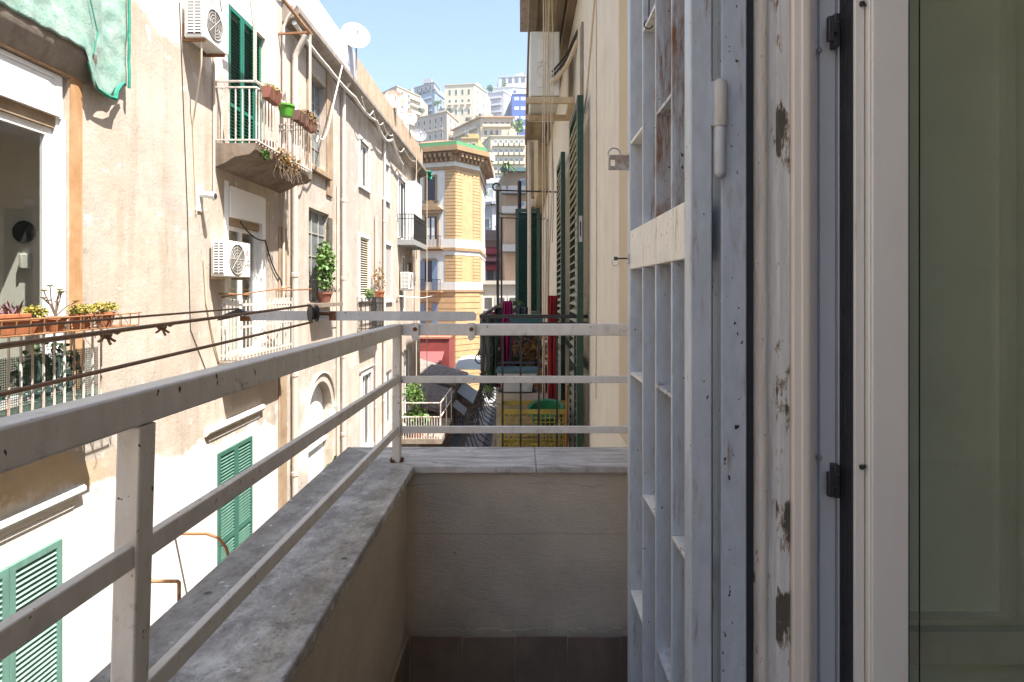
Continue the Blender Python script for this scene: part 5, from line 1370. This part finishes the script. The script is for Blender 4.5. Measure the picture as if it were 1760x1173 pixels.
town('hill_building', 'small plain yellow house between the orange block and the red tiled roof', [(795, 150), (822, 150)], 239, (.66, .48, .20), [(0, 2, 1, .9, 1.2, 3, 1.2, {'pane': dk})], group=G_, roof=(.5, .3, .2))
town('hill_building', 'tall cream side block left of the slope hotel behind the tower roof', [(812, 172), (836, 170)], 275, (.66, .60, .50), [(0, 2, 4, .9, 1.6, 3.2, 1.6, {'pane': dk})], group=G_)
# foot of the slope
town('hill_building', 'white retaining house with one dark arched window under the slope hotel', [(820, 120), (868, 120)], 316, (.66, .66, .66), [(0, 3, 2, .8, 1.4, 2.6, 1.2, {'pane': (.3, .3, .3), 'skip': ((0, 0), (0, 1), (2, 1))})], group=G_, zb=GZ)
t_, fs_, zt_ = town('hill_building', 'pale lilac house with grey pitched roof above the red awnings', [(818, 92), (846, 90), (872, 95)], 352, (.48, .47, .50), [(0, 2, 3, .8, 1.3, 2.8, 2.2, {'pane': bl}), (1, 2, 3, 1.0, 1.6, 2.8, 1.6, {'pane': bl, 'sur': (.72, .72, .72)})], group=G_, zb=GZ, roof=(.30, .33, .33), corn=.8, refi=1)
t_, fs_, zt_ = town('hill_building', 'pink house with red striped awnings beyond the tower house', [(818, 69), (868, 69)], 414, (.52, .38, .34), [(0, 3, 2, .8, 1.4, 2.8, 3.4, {'pane': bl})], group=G_, zb=GZ)
for i, (ya, yb) in enumerate(((424, 434), (437, 446), (450, 462))):
    mb = MB(); z1, z0 = pz(ya, 68), pz(yb, 68); v = [fs_[0].p(a, d, z) for a, d, z in ((.1, .02, z1), (3.4, .02, z1), (3.4, 1.3, z0), (.1, 1.3, z0))]
    mb.face(v); mb.face([v[3], v[2], v[2] + Vector((0, 0, -.25)), v[3] + Vector((0, 0, -.25))]); o = part(mb, 'awning', simple('red_awning_cloth_%d' % i, ((.45, .07, .09), (.55, .25, .27), (.42, .06, .07))[i], .8), t_)
    s_ = o.modifiers.new('thick', 'SOLIDIFY'); s_.thickness = .03
t_, fs_, zt_ = town('street_building', 'tan apartment house with projecting dark balconies at the street end', [(868, 63), (908, 63)], 296, (.46, .34, .25),
     [(0, 2, 5, .75, 1.6, 2.55, .9, {'pane': (.16, .22, .30), 'sur': (.40, .42, .46), 'margin': (.40, .0), 'skip': ((0, 0), (0, 1), (0, 2), (0, 3), (0, 4))})], group=None, zb=GZ, roof=(.12, .20, .22), cornice=(.10, .17, .18), corn=.6, depth=10)
for y_ in (331, 366, 432):
    mb = MB(); z = pz(y_, 62); fs_[0].box(mb, -.35, 2.6, .001, 1.0, z - .12, z + .0); fs_[0].box(mb, -.35, 2.6, .95, 1.0, z, z + .75, 1); fs_[0].box(mb, -.35, -.30, .001, .949, z, z + .75, 1)
    part(mb, 'balcony', [M['ac_dark'], simple('dark_balcony_front_%d' % y_, (.15, .15, .16), .7)], t_)
town('street_building', 'low cream shopfront building under the tan apartment house', [(800, 59.4), (900, 59.4)], 489, (.60, .56, .49), [(0, 4, 1, 1.1, 2.6, 3, 5.8, {'pane': (.04, .045, .05), 'sur': (.3, .28, .26)}), (0, 4, 1, .8, 1.2, 3, 1.4, {'pane': (.1, .1, .1)})], zb=GZ, roof=(.32, .25, .2))

def tree(name, label, c, r, n, size, seed, mat='leaf', trunk=None, group='trees between the hillside buildings'):
    q = random.Random(seed); zb = trunk if trunk is not None else c[2] - r[2] * 1.6
    t = thing(name, label, 'tree', (c[0], c[1], zb), 0, group)
    m = MB()
    for k in range(7):
        o = Vector((q.uniform(-.6, .6) * r[0], q.uniform(-.6, .6) * r[1], q.uniform(-.6, .6) * r[2])); m.leaves(Vector(c) + o, [x * .5 for x in r], n // 7, size, q, shell=.2)
    part(m, 'crown', M[mat], t)
    m = MB(); b = Vector((c[0], c[1], zb)); m.tube([b, b.lerp(Vector(c), .6), Vector(c)], [.25, .18, .08], 6)
    for k in range(4): m.tube([b.lerp(Vector(c), .6), Vector(c) + Vector((q.uniform(-.5, .5) * r[0], 0, q.uniform(0, .5) * r[2]))], [.1, .04], 5)
    part(m, 'trunk', M['bark'], t)
for lab, px_, py_, Y, rp, sd in (('leafy green tree beside the blue block', 889, 217, 214, 13, 1), ('small dark tree on a roof terrace beside the cream skyline block', 841, 152, 300, 6, 2), ('small green tree at the foot of the blue grey block', 752, 178, 277, 7, 3),
                                 ('round bush in front of the white retaining house', 832, 334, 112, 9, 4), ('sprawling green tree clump behind the skyline buildings', 862, 150, 346, 9, 6)):
    k = rp / F * Y; tree('tree', lab, (pxx(px_, Y), Y, pz(py_, Y)), (k, k, k), 420, k * .28, sd)
for k, (px_, py_, Y, rp, sd) in enumerate(((725, 190, 262, 6, 21), (772, 190, 262, 5, 22), (805, 205, 234, 5, 23), (822, 200, 236, 6, 24), (700, 205, 255, 6, 25), (846, 232, 208, 5, 26), (812, 246, 160, 5, 27), (872, 232, 202, 6, 28), (738, 205, 250, 5, 29))):
    r_ = rp / F * Y; tree('tree', ('tree on the slope between the blue grey block and the pinkish cream block', 'tree under the cream skyline block with dark green shutters', 'tree over the roof of the wide orange cream block', 'tree below the long white balcony block', 'tree beside the pale yellow block', 'tree on the roof terrace of the slope hotel', 'tree over the small plain yellow house', 'tree between the slope hotel and the blue block', 'tree behind the pinkish cream block roof')[k], (pxx(px_, Y), Y, pz(py_, Y)), (r_ * 1.3, r_, r_), 260, r_ * .3, sd, 'leaf_dark')
def palm(label, px_, py_, Y, h, L, seed):
    q = random.Random(seed); X, z = pxx(px_, Y), pz(py_, Y); t = thing('palm_tree', label, 'palm tree', (X, Y, z - h))
    m = MB(); m.tube([(X, Y, z - h), (X + .1, Y, z - h * .5), (X, Y, z)], [.16, .13, .12], 7); part(m, 'trunk', M['bark'], t)
    m = MB()
    for k in range(15):
        a = k * 2.4; up = q.uniform(-.1, .9); d = Vector((math.cos(a), math.sin(a), 0)); w = Vector((-d.y, d.x, 0)) * L * .09; p = [Vector((X, Y, z)) + d * L * s + Vector((0, 0, L * (up * s - .9 * s * s))) for s in (0, .35, .7, 1)]
        for i in range(3): m.face([p[i] - w, p[i] + w, p[i + 1] + w * (1 if i < 2 else .1), p[i + 1] - w * (1 if i < 2 else .1)])
    part(m, 'fronds', M['leaf'], t)
palm('palm growing over the roof of the tan street end house', 871, 284, 62, 1.0, 1.1, 3)
palm('palm standing before the lilac house beside the tower edge', 829, 380, 75, 9.5, 1.3, 5)

# ------------------------------------------------------------------ low sheds, stalls and scooters along the street
sh = thing('shed', 'low brown lean-to building with grey tiled roof at street level', 'shed', (-6, 36, GZ))
M['brown_wall'] = plaster('brown_shed_wall', (.24, .155, .10), (.30, .20, .13), 1, (.12, .08, .06), .6)
part(MB().box(-11, -4.5, 29.6, 43.6, GZ, -6.45), 'wall', M['brown_wall'], sh)
rt_ = simple('grey_roof_tiles', (.20, .165, .14), .9, var=.4, scale=5, bump=.6)
for ya_, yb_, dz_ in ((29.3, 35.5, -.35), (35.6, 40.2, .0), (40.3, 44, -.5)):
    m_ = MB(); m_.extr([(-4.1, -6.05 + dz_), (-4.1, -5.93 + dz_), (-8.2, -4.75 + dz_), (-8.2, -4.9 + dz_)], 'Y', ya_, yb_)
    for k in range(int((yb_ - ya_) / .3)): m_.tube([(-4.08, ya_ + .15 + k * .3, -5.90 + dz_), (-8.2, ya_ + .15 + k * .3, -4.72 + dz_)], .07, 5)
    part(m_, 'roof', rt_, sh)
m_ = MB()
for k in range(9): m_.box(-4.499, -4.36, 30.2 + k * 1.55, 30.34 + k * 1.55, GZ, -6.12)
part(m_, 'post', M['brown_strip'], sh)
for k in range(4): part(MB().box(-4.499, -4.46, 30.6 + k * 3.1, 31.5 + k * 3.1, GZ, -7.2), 'door', M['ac_dark'], sh)
def canopy(label, x0, x1, y0, y1, z0, z1, mat):
    t = thing('canopy', label, 'canopy', (x0, y0, GZ)); m = MB(); m.extr([(x0, z1), (x0, z1 - .1), (x1, z0 - .1), (x1, z0)], 'Y', y0, y1); part(m, 'sheet', mat, t)
    m = MB()
    for y in (y0 + .1, y1 - .1): m.bar((x1 - .1, y, GZ), (x1 - .1, y, z0 - .08), .06, .06, up=(0, 1, 0)); m.bar((x0 + .02, y, z1 - .8), (x1 - .1, y, z0 - .12), .04, .04)
    part(m, 'frame', M['black_iron'], t)
canopy('dark grey sloping canopy over the shed doors nearest the scooters', -4.35, -3.2, 38.5, 43, -7.75, -6.9, simple('dark_canopy_sheet', (.10, .105, .11), .6))
canopy('brown grey canopy propped on the shed front below the dark canopy', -4.35, -3.6, 35.8, 37.9, -7.9, -7.3, simple('brown_canopy_sheet', (.17, .15, .14), .7))
rb = thing('red_house', 'dark red low house front with pink awning below the yellow tower', 'building', (-8, 47.5, GZ))
part(MB().box(-12, -5.9, 46.5, 50.3, GZ, -3.95), 'wall', plaster('dark_red_wall', (.26, .055, .045), (.20, .045, .04), 1), rb)
part(MB().box(-12, -5.85, 46.4, 50.35, -3.95, -3.8), 'roof', M['t_tile'], rb)
m_ = MB(); m_.extr([(46.49, -5.0), (46.49, -5.08), (44.6, -5.75), (44.6, -5.67)], 'X', -12, -6.3); part(m_, 'awning', simple('pink_awning_cloth', (.22, .065, .06), .8), rb)
wh = thing('market_stall', 'white canopied market stall at the foot of the yellow tower', 'market stall', (-3.9, 44.8, GZ))
m_ = MB(); m_.extr([(-5.15, -6.25), (-5.15, -5.85), (-4.95, -5.5), (-4.0, -5.36), (-3.2, -5.45), (-2.85, -5.7), (-2.85, -6.25)], 'Y', 44.6, 47.0); part(m_, 'canopy', M['white_pvc'], wh, .05)
m_ = MB()
for x in (-5.1, -2.9):
    for y in (44.65, 46.9): m_.bar((x, y, GZ), (x, y, -6.26), .06, .06, up=(0, 1, 0))
part(m_, 'frame', M['steel'], wh)
m_ = MB(); m_.box(-5.0, -3.0, 45.2, 46.6, GZ + .02, -8.5); part(m_, 'counter', M['brown_wall'], wh)
canopy('mint green canopy sheet beneath the white market stall', -4.5, -2.95, 43.5, 44.5, -6.75, -6.55, simple('mint_canopy_cloth', (.32, .55, .46), .7))
dish('small white dish on a pole in front of the yellow tower', (-2.98, 43.6, -4.65), .29, M['ac_white'], .1, -.1, GZ)
def scooter(label, loc, rz, body):
    t = thing('scooter', label, 'scooter', loc, rz, 'scooters parked at the street end')
    for y in (-.62, .62):
        m = MB(); m.lathe((0, y, .25), [(.17, -.05), (.24, -.05), (.25, 0), (.24, .05), (.17, .05)], 18, 'X'); w = m.build('wheel', M['ac_dark'], t)
        m = MB(); m.lathe((0, y, .25), [(.0, -.045), (.168, -.04), (.168, .04), (0, .045)], 12, 'X'); m.build('rim', M['steel'], w)
    m = MB(); m.extr([(-.55, .50), (-.85, .62), (-.80, .76), (-.15, .72), (-.10, .40), (.30, .33), (.42, .55), (.50, .95), (.58, .95), (.55, .45), (.45, .26), (-.2, .24), (-.35, .32)], 'X', -.14, .14); m.build('body', body, t, .03)
    m = MB(); m.extr([(-.82, .765), (-.80, .84), (-.2, .80), (-.12, .735)], 'X', -.13, .13); m.build('seat', M['ac_dark'], t, .02)
    m = MB(); m.extr([(.42, .50), (.62, .52), (.86, .40), (.80, .50), (.62, .58), (.45, .57)], 'X', -.09, .09); m.build('mudguard', body, t, .01)
    m = MB(); m.tube([(-.32, .42, 1.04), (-.1, .5, 1.0), (0, .53, .96), (.1, .5, 1.0), (.32, .42, 1.04)], .018, 6); m.tube([(0, .54, .96), (0, .62, .25)], .025, 6); m.build('handlebar', M['ac_dark'], t)
    m = MB(); m.lathe((0, .60, .88), [(0, .05), (.06, .04), (.07, -.02), (0, -.03)], 12, 'Y'); m.build('headlight', M['ac_white'], t)
scooter('dark blue scooter parked at the corner below the grey canopy', (-3.55, 47.6, GZ + .004), math.radians(70), simple('blue_scooter_paint', (.03, .06, .18), .3))
scooter('black scooter parked between the blue one and the shed', (-4.6, 48.2, GZ + .004), math.radians(80), simple('black_scooter_paint', (.03, .03, .035), .3))
scooter('white scooter parked nearest the ironwork of the near balcony', (-2.65, 46.6, GZ + .004), math.radians(-60), simple('white_scooter_paint', (.62, .62, .62), .3))
scooter('black scooter parked behind the white one in the shade', (-2.2, 48.6, GZ + .004), math.radians(-75), simple('black_scooter_paint', (.03, .03, .035), .3))
bo = thing('bollard', 'dark bollard standing alone on the paving before the scooters', 'bollard', (-5.9 + 2.0, 39.8, GZ)); m_ = MB(); m_.lathe((0, 0, 0), [(.09, 0), (.09, .06), (.06, .1), (.055, .85), (.075, .87), (.06, .95), (0, .97)], 12); m_.build('shaft', M['black_iron'], bo)
bo.location = (-3.0, 39.5, GZ + .13)
# terrace with plants at the end of the facing building
tr_ = thing('terrace', 'small terrace with white railing and hanging plants at the facade end', 'terrace', (-4.2, 25, -6.1))
part(MB().box(XL + .003, -3.25, 23.2, 27.0, -6.3, -6.1), 'floor', M['slab'], tr_)
m_ = MB()
for z in (-4.62, -5.2): m_.bar((XL + .01, 23.25, z), (-3.3, 23.25, z), .04, .04); m_.bar((-3.3, 23.275, z), (-3.3, 26.9, z), .04, .04)
for k in range(17): m_.bar((XL + .05 + k * .107, 23.25, -6.1), (XL + .05 + k * .107, 23.25, -5.22), .025, .025, up=(0, 1, 0))
for k in range(3): m_.bar((-3.3, 23.25 + k * 1.8, -6.1), (-3.3, 23.25 + k * 1.8, -4.6), .04, .04, up=(0, 1, 0))
part(m_, 'railing', M['white_rail'], tr_)
bush('climbing_plant', 'yellow green fern like plant climbing at the terrace top', 'plant', (-4.45, 23.6, -4.35), (.5, .4, .55), 330, .13, [M['leaf']], 14, 61)
bush('potted_plant', 'bright green plant behind the terrace railing', 'plant', (-4.4, 23.7, -5.35), (.55, .3, .5), 260, .2, M['leaf'], 8, 62)
pot('terracotta pot on the terrace floor under the bright green plant', (-4.35, 23.65, -6.1), .22, .3, .4, 'terracotta', None)

shade_block = thing('apartment_building', 'tall plain block added to shade the street, mostly hidden behind the stained corner of the near facade', 'building', (1.2, 33, GZ))  # added block, kept out of view, that throws shade on sheds and street
part(MB().box(.62, 14, 21.5, 40, GZ, 10.4), 'wall', M['lichen'], shade_block); part(MB().box(.45, 14, 21.3, 40.2, 10.4, 10.7), 'roof', M['soffit'], shade_block)
# ================================================================== neighbour's balcony on the near side
nb = thing('iron_railing', 'black wrought iron railing round the cluttered neighbouring balcony', 'railing', (-.28, 4.05, FL))
m_ = MB()
for z, s_ in ((-.185, .026), (-.235, .018)): m_.bar((-.285, 4.05, z), (XW - .002, 4.05, z), s_, s_); m_.bar((-.285, 4.064, z - .001), (-.285, 8.55, z - .001), s_, s_)
part(m_, 'top_rail', M['black_iron'], nb)
m_ = MB(); m_.bar((-.285, 4.05, -1.40), (XW - .002, 4.05, -1.40), .02, .02); m_.bar((-.285, 4.061, -1.40), (-.285, 8.55, -1.40), .02, .02); part(m_, 'bottom_rail', M['black_iron'], nb)
for k in range(5): m_ = MB(); x = -.13 + k * .13; m_.bar((x, 4.05, FL), (x, 4.05, -.245), .014, .014, up=(0, 1, 0)); part(m_, 'bar', M['black_iron'], nb)
for k in range(24):
    y = 4.1 + k * .19; m_ = MB()
    pts = [(-.285, y, -.24), (-.27, y, -.45), (-.30, y, -.72), (-.40, y, -.95), (-.44, y, -1.15), (-.38, y, -1.33), (-.285, y, -1.40)]
    m_.tube(pts, .0055, 5); part(m_, 'bar', M['black_iron'], nb)
m_ = MB()
for k in range(12):
    y = 4.15 + k * .3; ringtube(m_, (-.36, y, -1.02), .05, .006, 0, 5, 12); ringtube(m_, (-.30, y, -.5), .035, .005, 0, 5, 12)
part(m_, 'scrollwork', M['black_iron'], nb)
def lfr(label, X, Y, zt, xe, r):
    t = thing('laundry_frame', label, 'laundry frame', (X, Y, FL), 0, 'iron laundry frames with scrolled ends')
    m = MB(); m.bar((X, Y, FL), (X, Y, zt), .032, .032, up=(0, 1, 0)); part(m, 'post', M['black_iron'], t)
    m = MB(); pts = [(xe, Y, zt - .012), (X + .05, Y, zt + .008)]
    for k in range(13): a = -PI * .42 - k / 12 * PI * 1.55; pts.append((X - r * .35 + r * math.cos(a) * (1 - k * .02), Y, zt + r * 1.12 + r * math.sin(a) * (1 - k * .02)))
    m.tube(pts, .010, 6); part(m, 'scrolled_arm', M['black_iron'], t)
lfr('taller black iron laundry frame with a scrolled end nearer the ropes', -.285, 7.0, 1.235, XW, .05)
lfr('lower black iron laundry frame behind the taller one', -.36, 10.6, 1.36, XW, .05)
def cloth(name, label, x0, x1, y, z0, z1, mat, seed, cat='towel', group=None, taper=0.0):
    def fn(u, v):
        w = x0 + (x1 - x0) * u; c = (x0 + x1) / 2
        return (c + (w - c) * (1 - taper * (1 - v)) * (1 + .18 * nz(v * 2.2, seed)) + .012 * nz(v * 3, u * 2, seed), y + (x1 - x0) * (.16 * math.sin(u * 13 + seed + v) * (.35 + v * .65) + .10 * math.sin(u * 24 + seed * 2)) + .02 * nz(u * 3, v * 4, seed), z1 + (z0 - z1) * v + .02 * nz(u * 4, seed) * v)
    o = wavy(name, fn, 16, 22, mat, .004); tag(o, label, cat, group)
mg = simple('magenta_cloth', (.30, .012, .10), .9, var=.3, scale=9); rd = simple('red_cloth', (.25, .014, .014), .9, var=.3, scale=9)
cloth('towel', 'long magenta cloth hanging in folds behind the iron railing', -.215, -.045, 5.5, -.98, -.10, mg, 3, taper=.45)
cloth('towel', 'small magenta scrap hanging at the outer corner of the railing', -.335, -.27, 5.9, -.42, -.22, mg, 5)
cloth('towel', 'red cloth hanging beside the shutters behind the ropes', .225, .305, 4.62, -.98, -.04, rd, 8)
cloth('garment', 'dark grey garment hanging between the magenta cloth and the plants', -.04, .08, 6.2, -.75, -.18, simple('dark_grey_cloth', (.06, .065, .08), .9), 9, 'garment')
cloth('garment', 'dark green garment hanging over the side railing', -.30, -.2, 5.0, -.85, -.25, simple('dark_green_cloth', (.035, .05, .045), .9), 12, 'garment')
cloth('garment', 'blue grey denim hanging behind the plant stand', .0, .2, 6.6, -.95, -.33, simple('denim_cloth', (.10, .12, .17), .9), 15, 'garment')
cloth('garment', 'black garment hanging closest to the magenta cloth', -.30, -.16, 6.4, -.9, -.2, simple('black_cloth', (.03, .03, .032), .9), 17, 'garment')
cloth('garment', 'grey cloth folded over the side railing nearest the end rail', -.31, -.24, 4.35, -.62, -.2, simple('grey_cloth', (.15, .15, .16), .9), 21, 'garment')
t = thing('drying_rack', 'dark wire drying rack standing above the wooden box', 'drying rack', (-.03, 5.0, -.66)); m_ = MB()
for k in range(7): m_.tube([(-.2, 4.95 + k * .02, -.64), (.12, 4.95 + k * .02, -.64)], .004, 4)
for x in (-.2, .12): m_.tube([(x, 4.95, -.64), (x, 5.07, -.64)], .006, 5); m_.tube([(x, 5.0, -.64), (x - .02, 5.0, FL)], .006, 5)
for k in range(9): m_.tube([(-.18 + k * .035, 4.95, -.642), (-.18 + k * .035, 4.948, -.70)], .004, 4)
part(m_, 'wires', M['black_iron'], t)
# crates
def lattice_crate(label, x0, x1, y0, y1, z0, z1, mat, group):
    t = thing('crate', label, 'crate', ((x0 + x1) / 2, (y0 + y1) / 2, z0), 0, group)
    m = MB(); w = .022
    for x in (x0, x1 - w):
        for y in (y0, y1 - w): m.box(x, x + w, y, y + w, z0, z1)
    for z in (z0, z1 - .035): m.box(x0 + w, x1 - w, y0 + .001, y0 + .012, z, z + .035); m.box(x0 + w, x1 - w, y1 - .012, y1 - .001, z, z + .035); m.box(x0 + .001, x0 + .012, y0 + w, y1 - w, z, z + .035); m.box(x1 - .012, x1 - .001, y0 + w, y1 - w, z, z + .035)
    m.box(x0 + w, x1 - w, y0 + w, y1 - w, z0 + .002, z0 + .012); part(m, 'frame', mat, t)
    m = MB()
    n = int((x1 - x0) / .034)
    for k in range(1, n): x = x0 + (x1 - x0) * k / n; m.box(x - .003, x + .003, y0 + .003, y0 + .009, z0 + .035, z1 - .035); m.box(x - .003, x + .003, y1 - .009, y1 - .003, z0 + .035, z1 - .035)
    n = int((z1 - z0) / .03)
    for k in range(2, n - 1): z = z0 + (z1 - z0) * k / n; m.box(x0 + w, x1 - w, y0 + .002, y0 + .0085, z - .003, z + .003); m.box(x0 + .002, x0 + .0085, y0 + w, y1 - w, z - .003, z + .003); m.box(x1 - .0085, x1 - .002, y0 + w, y1 - w, z - .003, z + .003)
    cx_, cz_ = (x0 + x1) / 2, z0 + .02
    for r_ in (.07, .11, .15, .19): ringtube(m, (cx_, y0 + .001, cz_), r_, .003, .1, PI - .1, 14)
    part(m, 'lattice', mat, t)
ye = simple('yellow_crate_plastic', (.36, .27, .05), .6, var=.3)
lattice_crate('yellow lattice plastic crate on top behind the marble cap', -.157, .353, 4.20, 4.55, -1.235, -.885, ye, 'plastic crates on the neighbouring balcony')
lattice_crate('yellow lattice plastic crate underneath the topmost yellow crate', -.157, .353, 4.21, 4.56, FL + .002, -1.24, ye, 'plastic crates on the neighbouring balcony')
t = thing('wooden_crate', 'pale wooden box standing behind the yellow crates', 'crate', (-.02, 4.75, FL)); m_ = MB()
for k in range(8): m_.box(-.20, .14, 4.62, 4.632, FL + .005 + k * .09, FL + .088 + k * .09); m_.box(-.20, .14, 4.90, 4.912, FL + .005 + k * .09, FL + .088 + k * .09); m_.box(-.20, -.188, 4.633, 4.899, FL + .005 + k * .09, FL + .088 + k * .09); m_.box(.128, .14, 4.633, 4.899, FL + .005 + k * .09, FL + .088 + k * .09)
part(m_, 'boards', simple('pale_crate_wood', (.42, .36, .29), .8, var=.2), t)
m_ = MB()
for x in (-.187, .1): m_.box(x, x + .027, 4.633, 4.66, FL, FL + .72)
part(m_, 'corner_post', simple('crate_batten', (.30, .22, .15), .8), t)
gb = thing('basin', 'green plastic basin tipped into the yellow crate', 'basin', (.20, 4.37, -1.0), .3)
m_ = MB(); m_.lathe((0, 0, 0), [(0, 0), (.10, 0), (.13, .09), (.142, .095), (.142, .104), (.122, .10), (.095, .012), (0, .012)], 22, mtx=Matrix.Rotation(.30, 3, 'X') @ Matrix.Rotation(-.2, 3, 'Y')); m_.build('bowl', simple('green_basin_plastic', (.02, .17, .065), .4, var=.2), gb)
t = thing('storage_tub', 'grey white plastic tub on the wooden box', 'tub', (-.03, 4.77, -.84)); m_ = MB(); m_.extr([(-.15, -.838), (.09, -.838), (.12, -.70), (.135, -.70), (.135, -.68), (-.195, -.68), (-.195, -.70), (-.18, -.70)], 'Y', 4.65, 4.88); part(m_, 'body', simple('grey_white_tub', (.42, .43, .43), .4), t, .006)
m_ = MB(); m_.box(-.205, .145, 4.64, 4.89, -.679, -.655); part(m_, 'lid', simple('teal_lid', (.05, .12, .14), .4), t, .004)
t = thing('plant_stand', 'rusty plant stand carrying terracotta pots on the neighbouring balcony', 'plant stand', (.12, 5.5, FL)); m_ = MB(); m_.box(-.06, .32, 5.3, 5.7, -.96, -.93); part(m_, 'shelf', M['rust_iron'], t)
for x in (-.05, .30):
    for y in (5.31, 5.68): m_ = MB(); m_.bar((x, y, FL), (x, y, -.961), .02, .02, up=(0, 1, 0)); part(m_, 'leg', M['rust_iron'], t)
pot('wide terracotta pot on the plant stand behind the ropes', (.17, 5.46, -.93), .10, .145, .20, 'terracotta', None)
pot('smaller terracotta pot beside the wide one on the plant stand', (.0, 5.5, -.93), .06, .09, .14, 'terracotta', None)
bush('potted_plant', 'bushy flowering plant above the wide terracotta pot', 'plant', (.12, 5.5, -.58), (.22, .2, .17), 330, .05, [M['leaf_dry']], 9, 71)
bush('potted_plant', 'small trailing plant over the smaller stand pot', 'plant', (-.03, 5.48, -.73), (.12, .12, .1), 150, .05, M['leaf_dark'], 6, 72)
bush('climbing_plant', 'dark climbing plant tangled in the side ironwork', 'plant', (-.30, 5.6, -.62), (.07, 1.1, .36), 420, .06, M['leaf_dark'], 14, 73)
bush('climbing_plant', 'dark foliage behind the hanging cloths', 'plant', (-.1, 7.6, -.6), (.25, .5, .5), 380, .08, M['leaf_dark'], 10, 74)
t = thing('planter_box', 'teal plastic trough resting on the railing behind the end rail', 'planter', (.04, 5.3, -.36)); m_ = MB(); m_.extr([(5.22, -.36), (5.38, -.36), (5.42, -.245), (5.18, -.245)], 'X', -.10, .23); part(m_, 'box', simple('teal_trough', (.06, .18, .22), .5), t, .006)
m_ = MB(); m_.box(-.11, .24, 5.17, 5.43, -.244, -.228); part(m_, 'rim', simple('teal_rim', (.20, .34, .38), .5), t)
for x in (-.09, .22): m_ = MB(); m_.bar((x, 5.3, FL), (x, 5.3, -.361), .02, .02, up=(0, 1, 0)); part(m_, 'leg', M['black_iron'], t)
br = thing('broom', 'broom with orange brown handle leaning by the shutters', 'broom', (.33, 4.2, FL)); m_ = MB(); m_.tube([(.33, 4.2, FL + .12), (.345, 4.18, -.70)], .010, 7); part(m_, 'handle', simple('orange_brown_handle', (.34, .15, .05), .6), br)
m_ = MB(); m_.box(.25, .41, 4.18, 4.22, FL + .001, FL + .13); part(m_, 'head', M['brown_pot'], br)
gl = thing('globe_lamp', 'white globe lamp with rusty fitting beside the lichen stained wall', 'lamp', (.26, 12.4, 1.75))
m_ = MB(); m_.lathe((.255, 12.3, 1.90), [(0, -.10), (.06, -.085), (.095, -.03), (.095, .03), (.06, .085), (0, .10)], 16); part(m_, 'globe', paint('rust_stained_globe', (.62, .58, .52), (.34, .16, .05), .6, .4, streak=False), gl)
m_ = MB(); m_.lathe((.255, 12.3, 1.80), [(.06, -.06), (.085, .0), (.085, .02), (0, .02)], 14); m_.tube([(.255, 12.3, 2.0), (.255, 12.4, 2.06), (.30, 12.5, 2.06), (XW, 12.5, 2.06)], .015, 6); part(m_, 'fitting', M['rust_iron'], gl)
# ropes hanging in front of the upper balcony
for i, (px_, wob, zb, lab) in enumerate(((933.5, .004, -1.5, 'pale vertical rope closest to the open street'), (937.5, .006, -1.5, 'pale vertical rope doubled beside the outermost one'), (942.5, .005, -1.5, 'pale vertical rope in the middle of the bunch'),
                                   (946.5, .016, -1.5, 'pale vertical rope swinging out at its foot'), (951, .006, .4, 'pale vertical rope ending shortest near the shutters'))):
    X = pxx(px_, 4.62); pts = [(X + (wob * math.sin(k * .9 + i) if k else 0) + (.012 * (k - 8) / 6 if i == 3 and k > 8 else 0), 4.62 + .02 * i, 2.555 + (zb - 2.555) * k / 14) for k in range(15)]
    tag(MB().tube(pts, .0045, 6).build('hanging_rope', M['twine']), lab, 'rope', 'ropes hanging by the neighbouring balcony')
# air conditioner under the upper balcony
t = thing('air_conditioner', 'grey white air conditioner seen from its pipe side under the eave', 'air conditioner', (.21, 5.35, 1.72), 0, 'outdoor air conditioner units on the walls')
part(MB().box(.082, .345, 5.0, 5.78, 1.725, 2.30), 'casing', simple('weathered_unit_enamel', (.70, .70, .66), .45, var=.06), t, .012)
m_ = MB(); m_.box(.155, .245, 4.985, 4.999, 2.02, 2.22); m_.box(.17, .23, 4.978, 4.984, 2.03, 2.05); part(m_, 'side_cover', M['ac_white'], t, .003)
m_ = MB(); ringtube(m_, (.19, 4.996, 1.95), .05, .004); m_.box(.15, .19, 4.994, 4.999, 1.80, 1.88); part(m_, 'label_plate', M['ac_white'], t)
for z, y in ((1.98, 0), (1.94, .02), (1.88, .01)): m_ = MB(); m_.tube([(.28, 4.995, z - .04), (.31, 4.93, z - .03), (.40, 4.93, z + .08), (XW + .002, 4.75, z + .22 + y)], .009 if z > 1.9 else .02, 6); part(m_, 'pipe', M['cable'] if z > 1.9 else M['twine'], t)
m_ = MB()
for y in (5.02, 5.52): m_.bar((.05, y, 1.69), (XW - .002, y, 1.69), .045, .05)
m_.bar((.455, 5.045, 1.69), (.455, 5.495, 1.69), .04, .045)
part(m_, 'bracket', paint('rusty_cream_bracket', (.56, .44, .28), RUST, .5, .6), t)
# ------------------------------------------------------------------ thin summer haze
m_ = MB(); m_.box(-420, 420, -70, 720, GZ - 1.2, 150)
hm = bpy.data.materials.new('haze_air'); hm.use_nodes = True; hn = hm.node_tree
hn.nodes.remove(hn.nodes['Principled BSDF']); hv = hn.nodes.new('ShaderNodeVolumePrincipled')
hv.inputs['Color'].default_value = (.86, .92, 1, 1); hv.inputs['Density'].default_value = .0005; hv.inputs['Anisotropy'].default_value = .2
hn.links.new(hv.outputs[0], hn.nodes['Material Output'].inputs['Volume'])
tag(m_.build('haze', hm), kind='stuff')
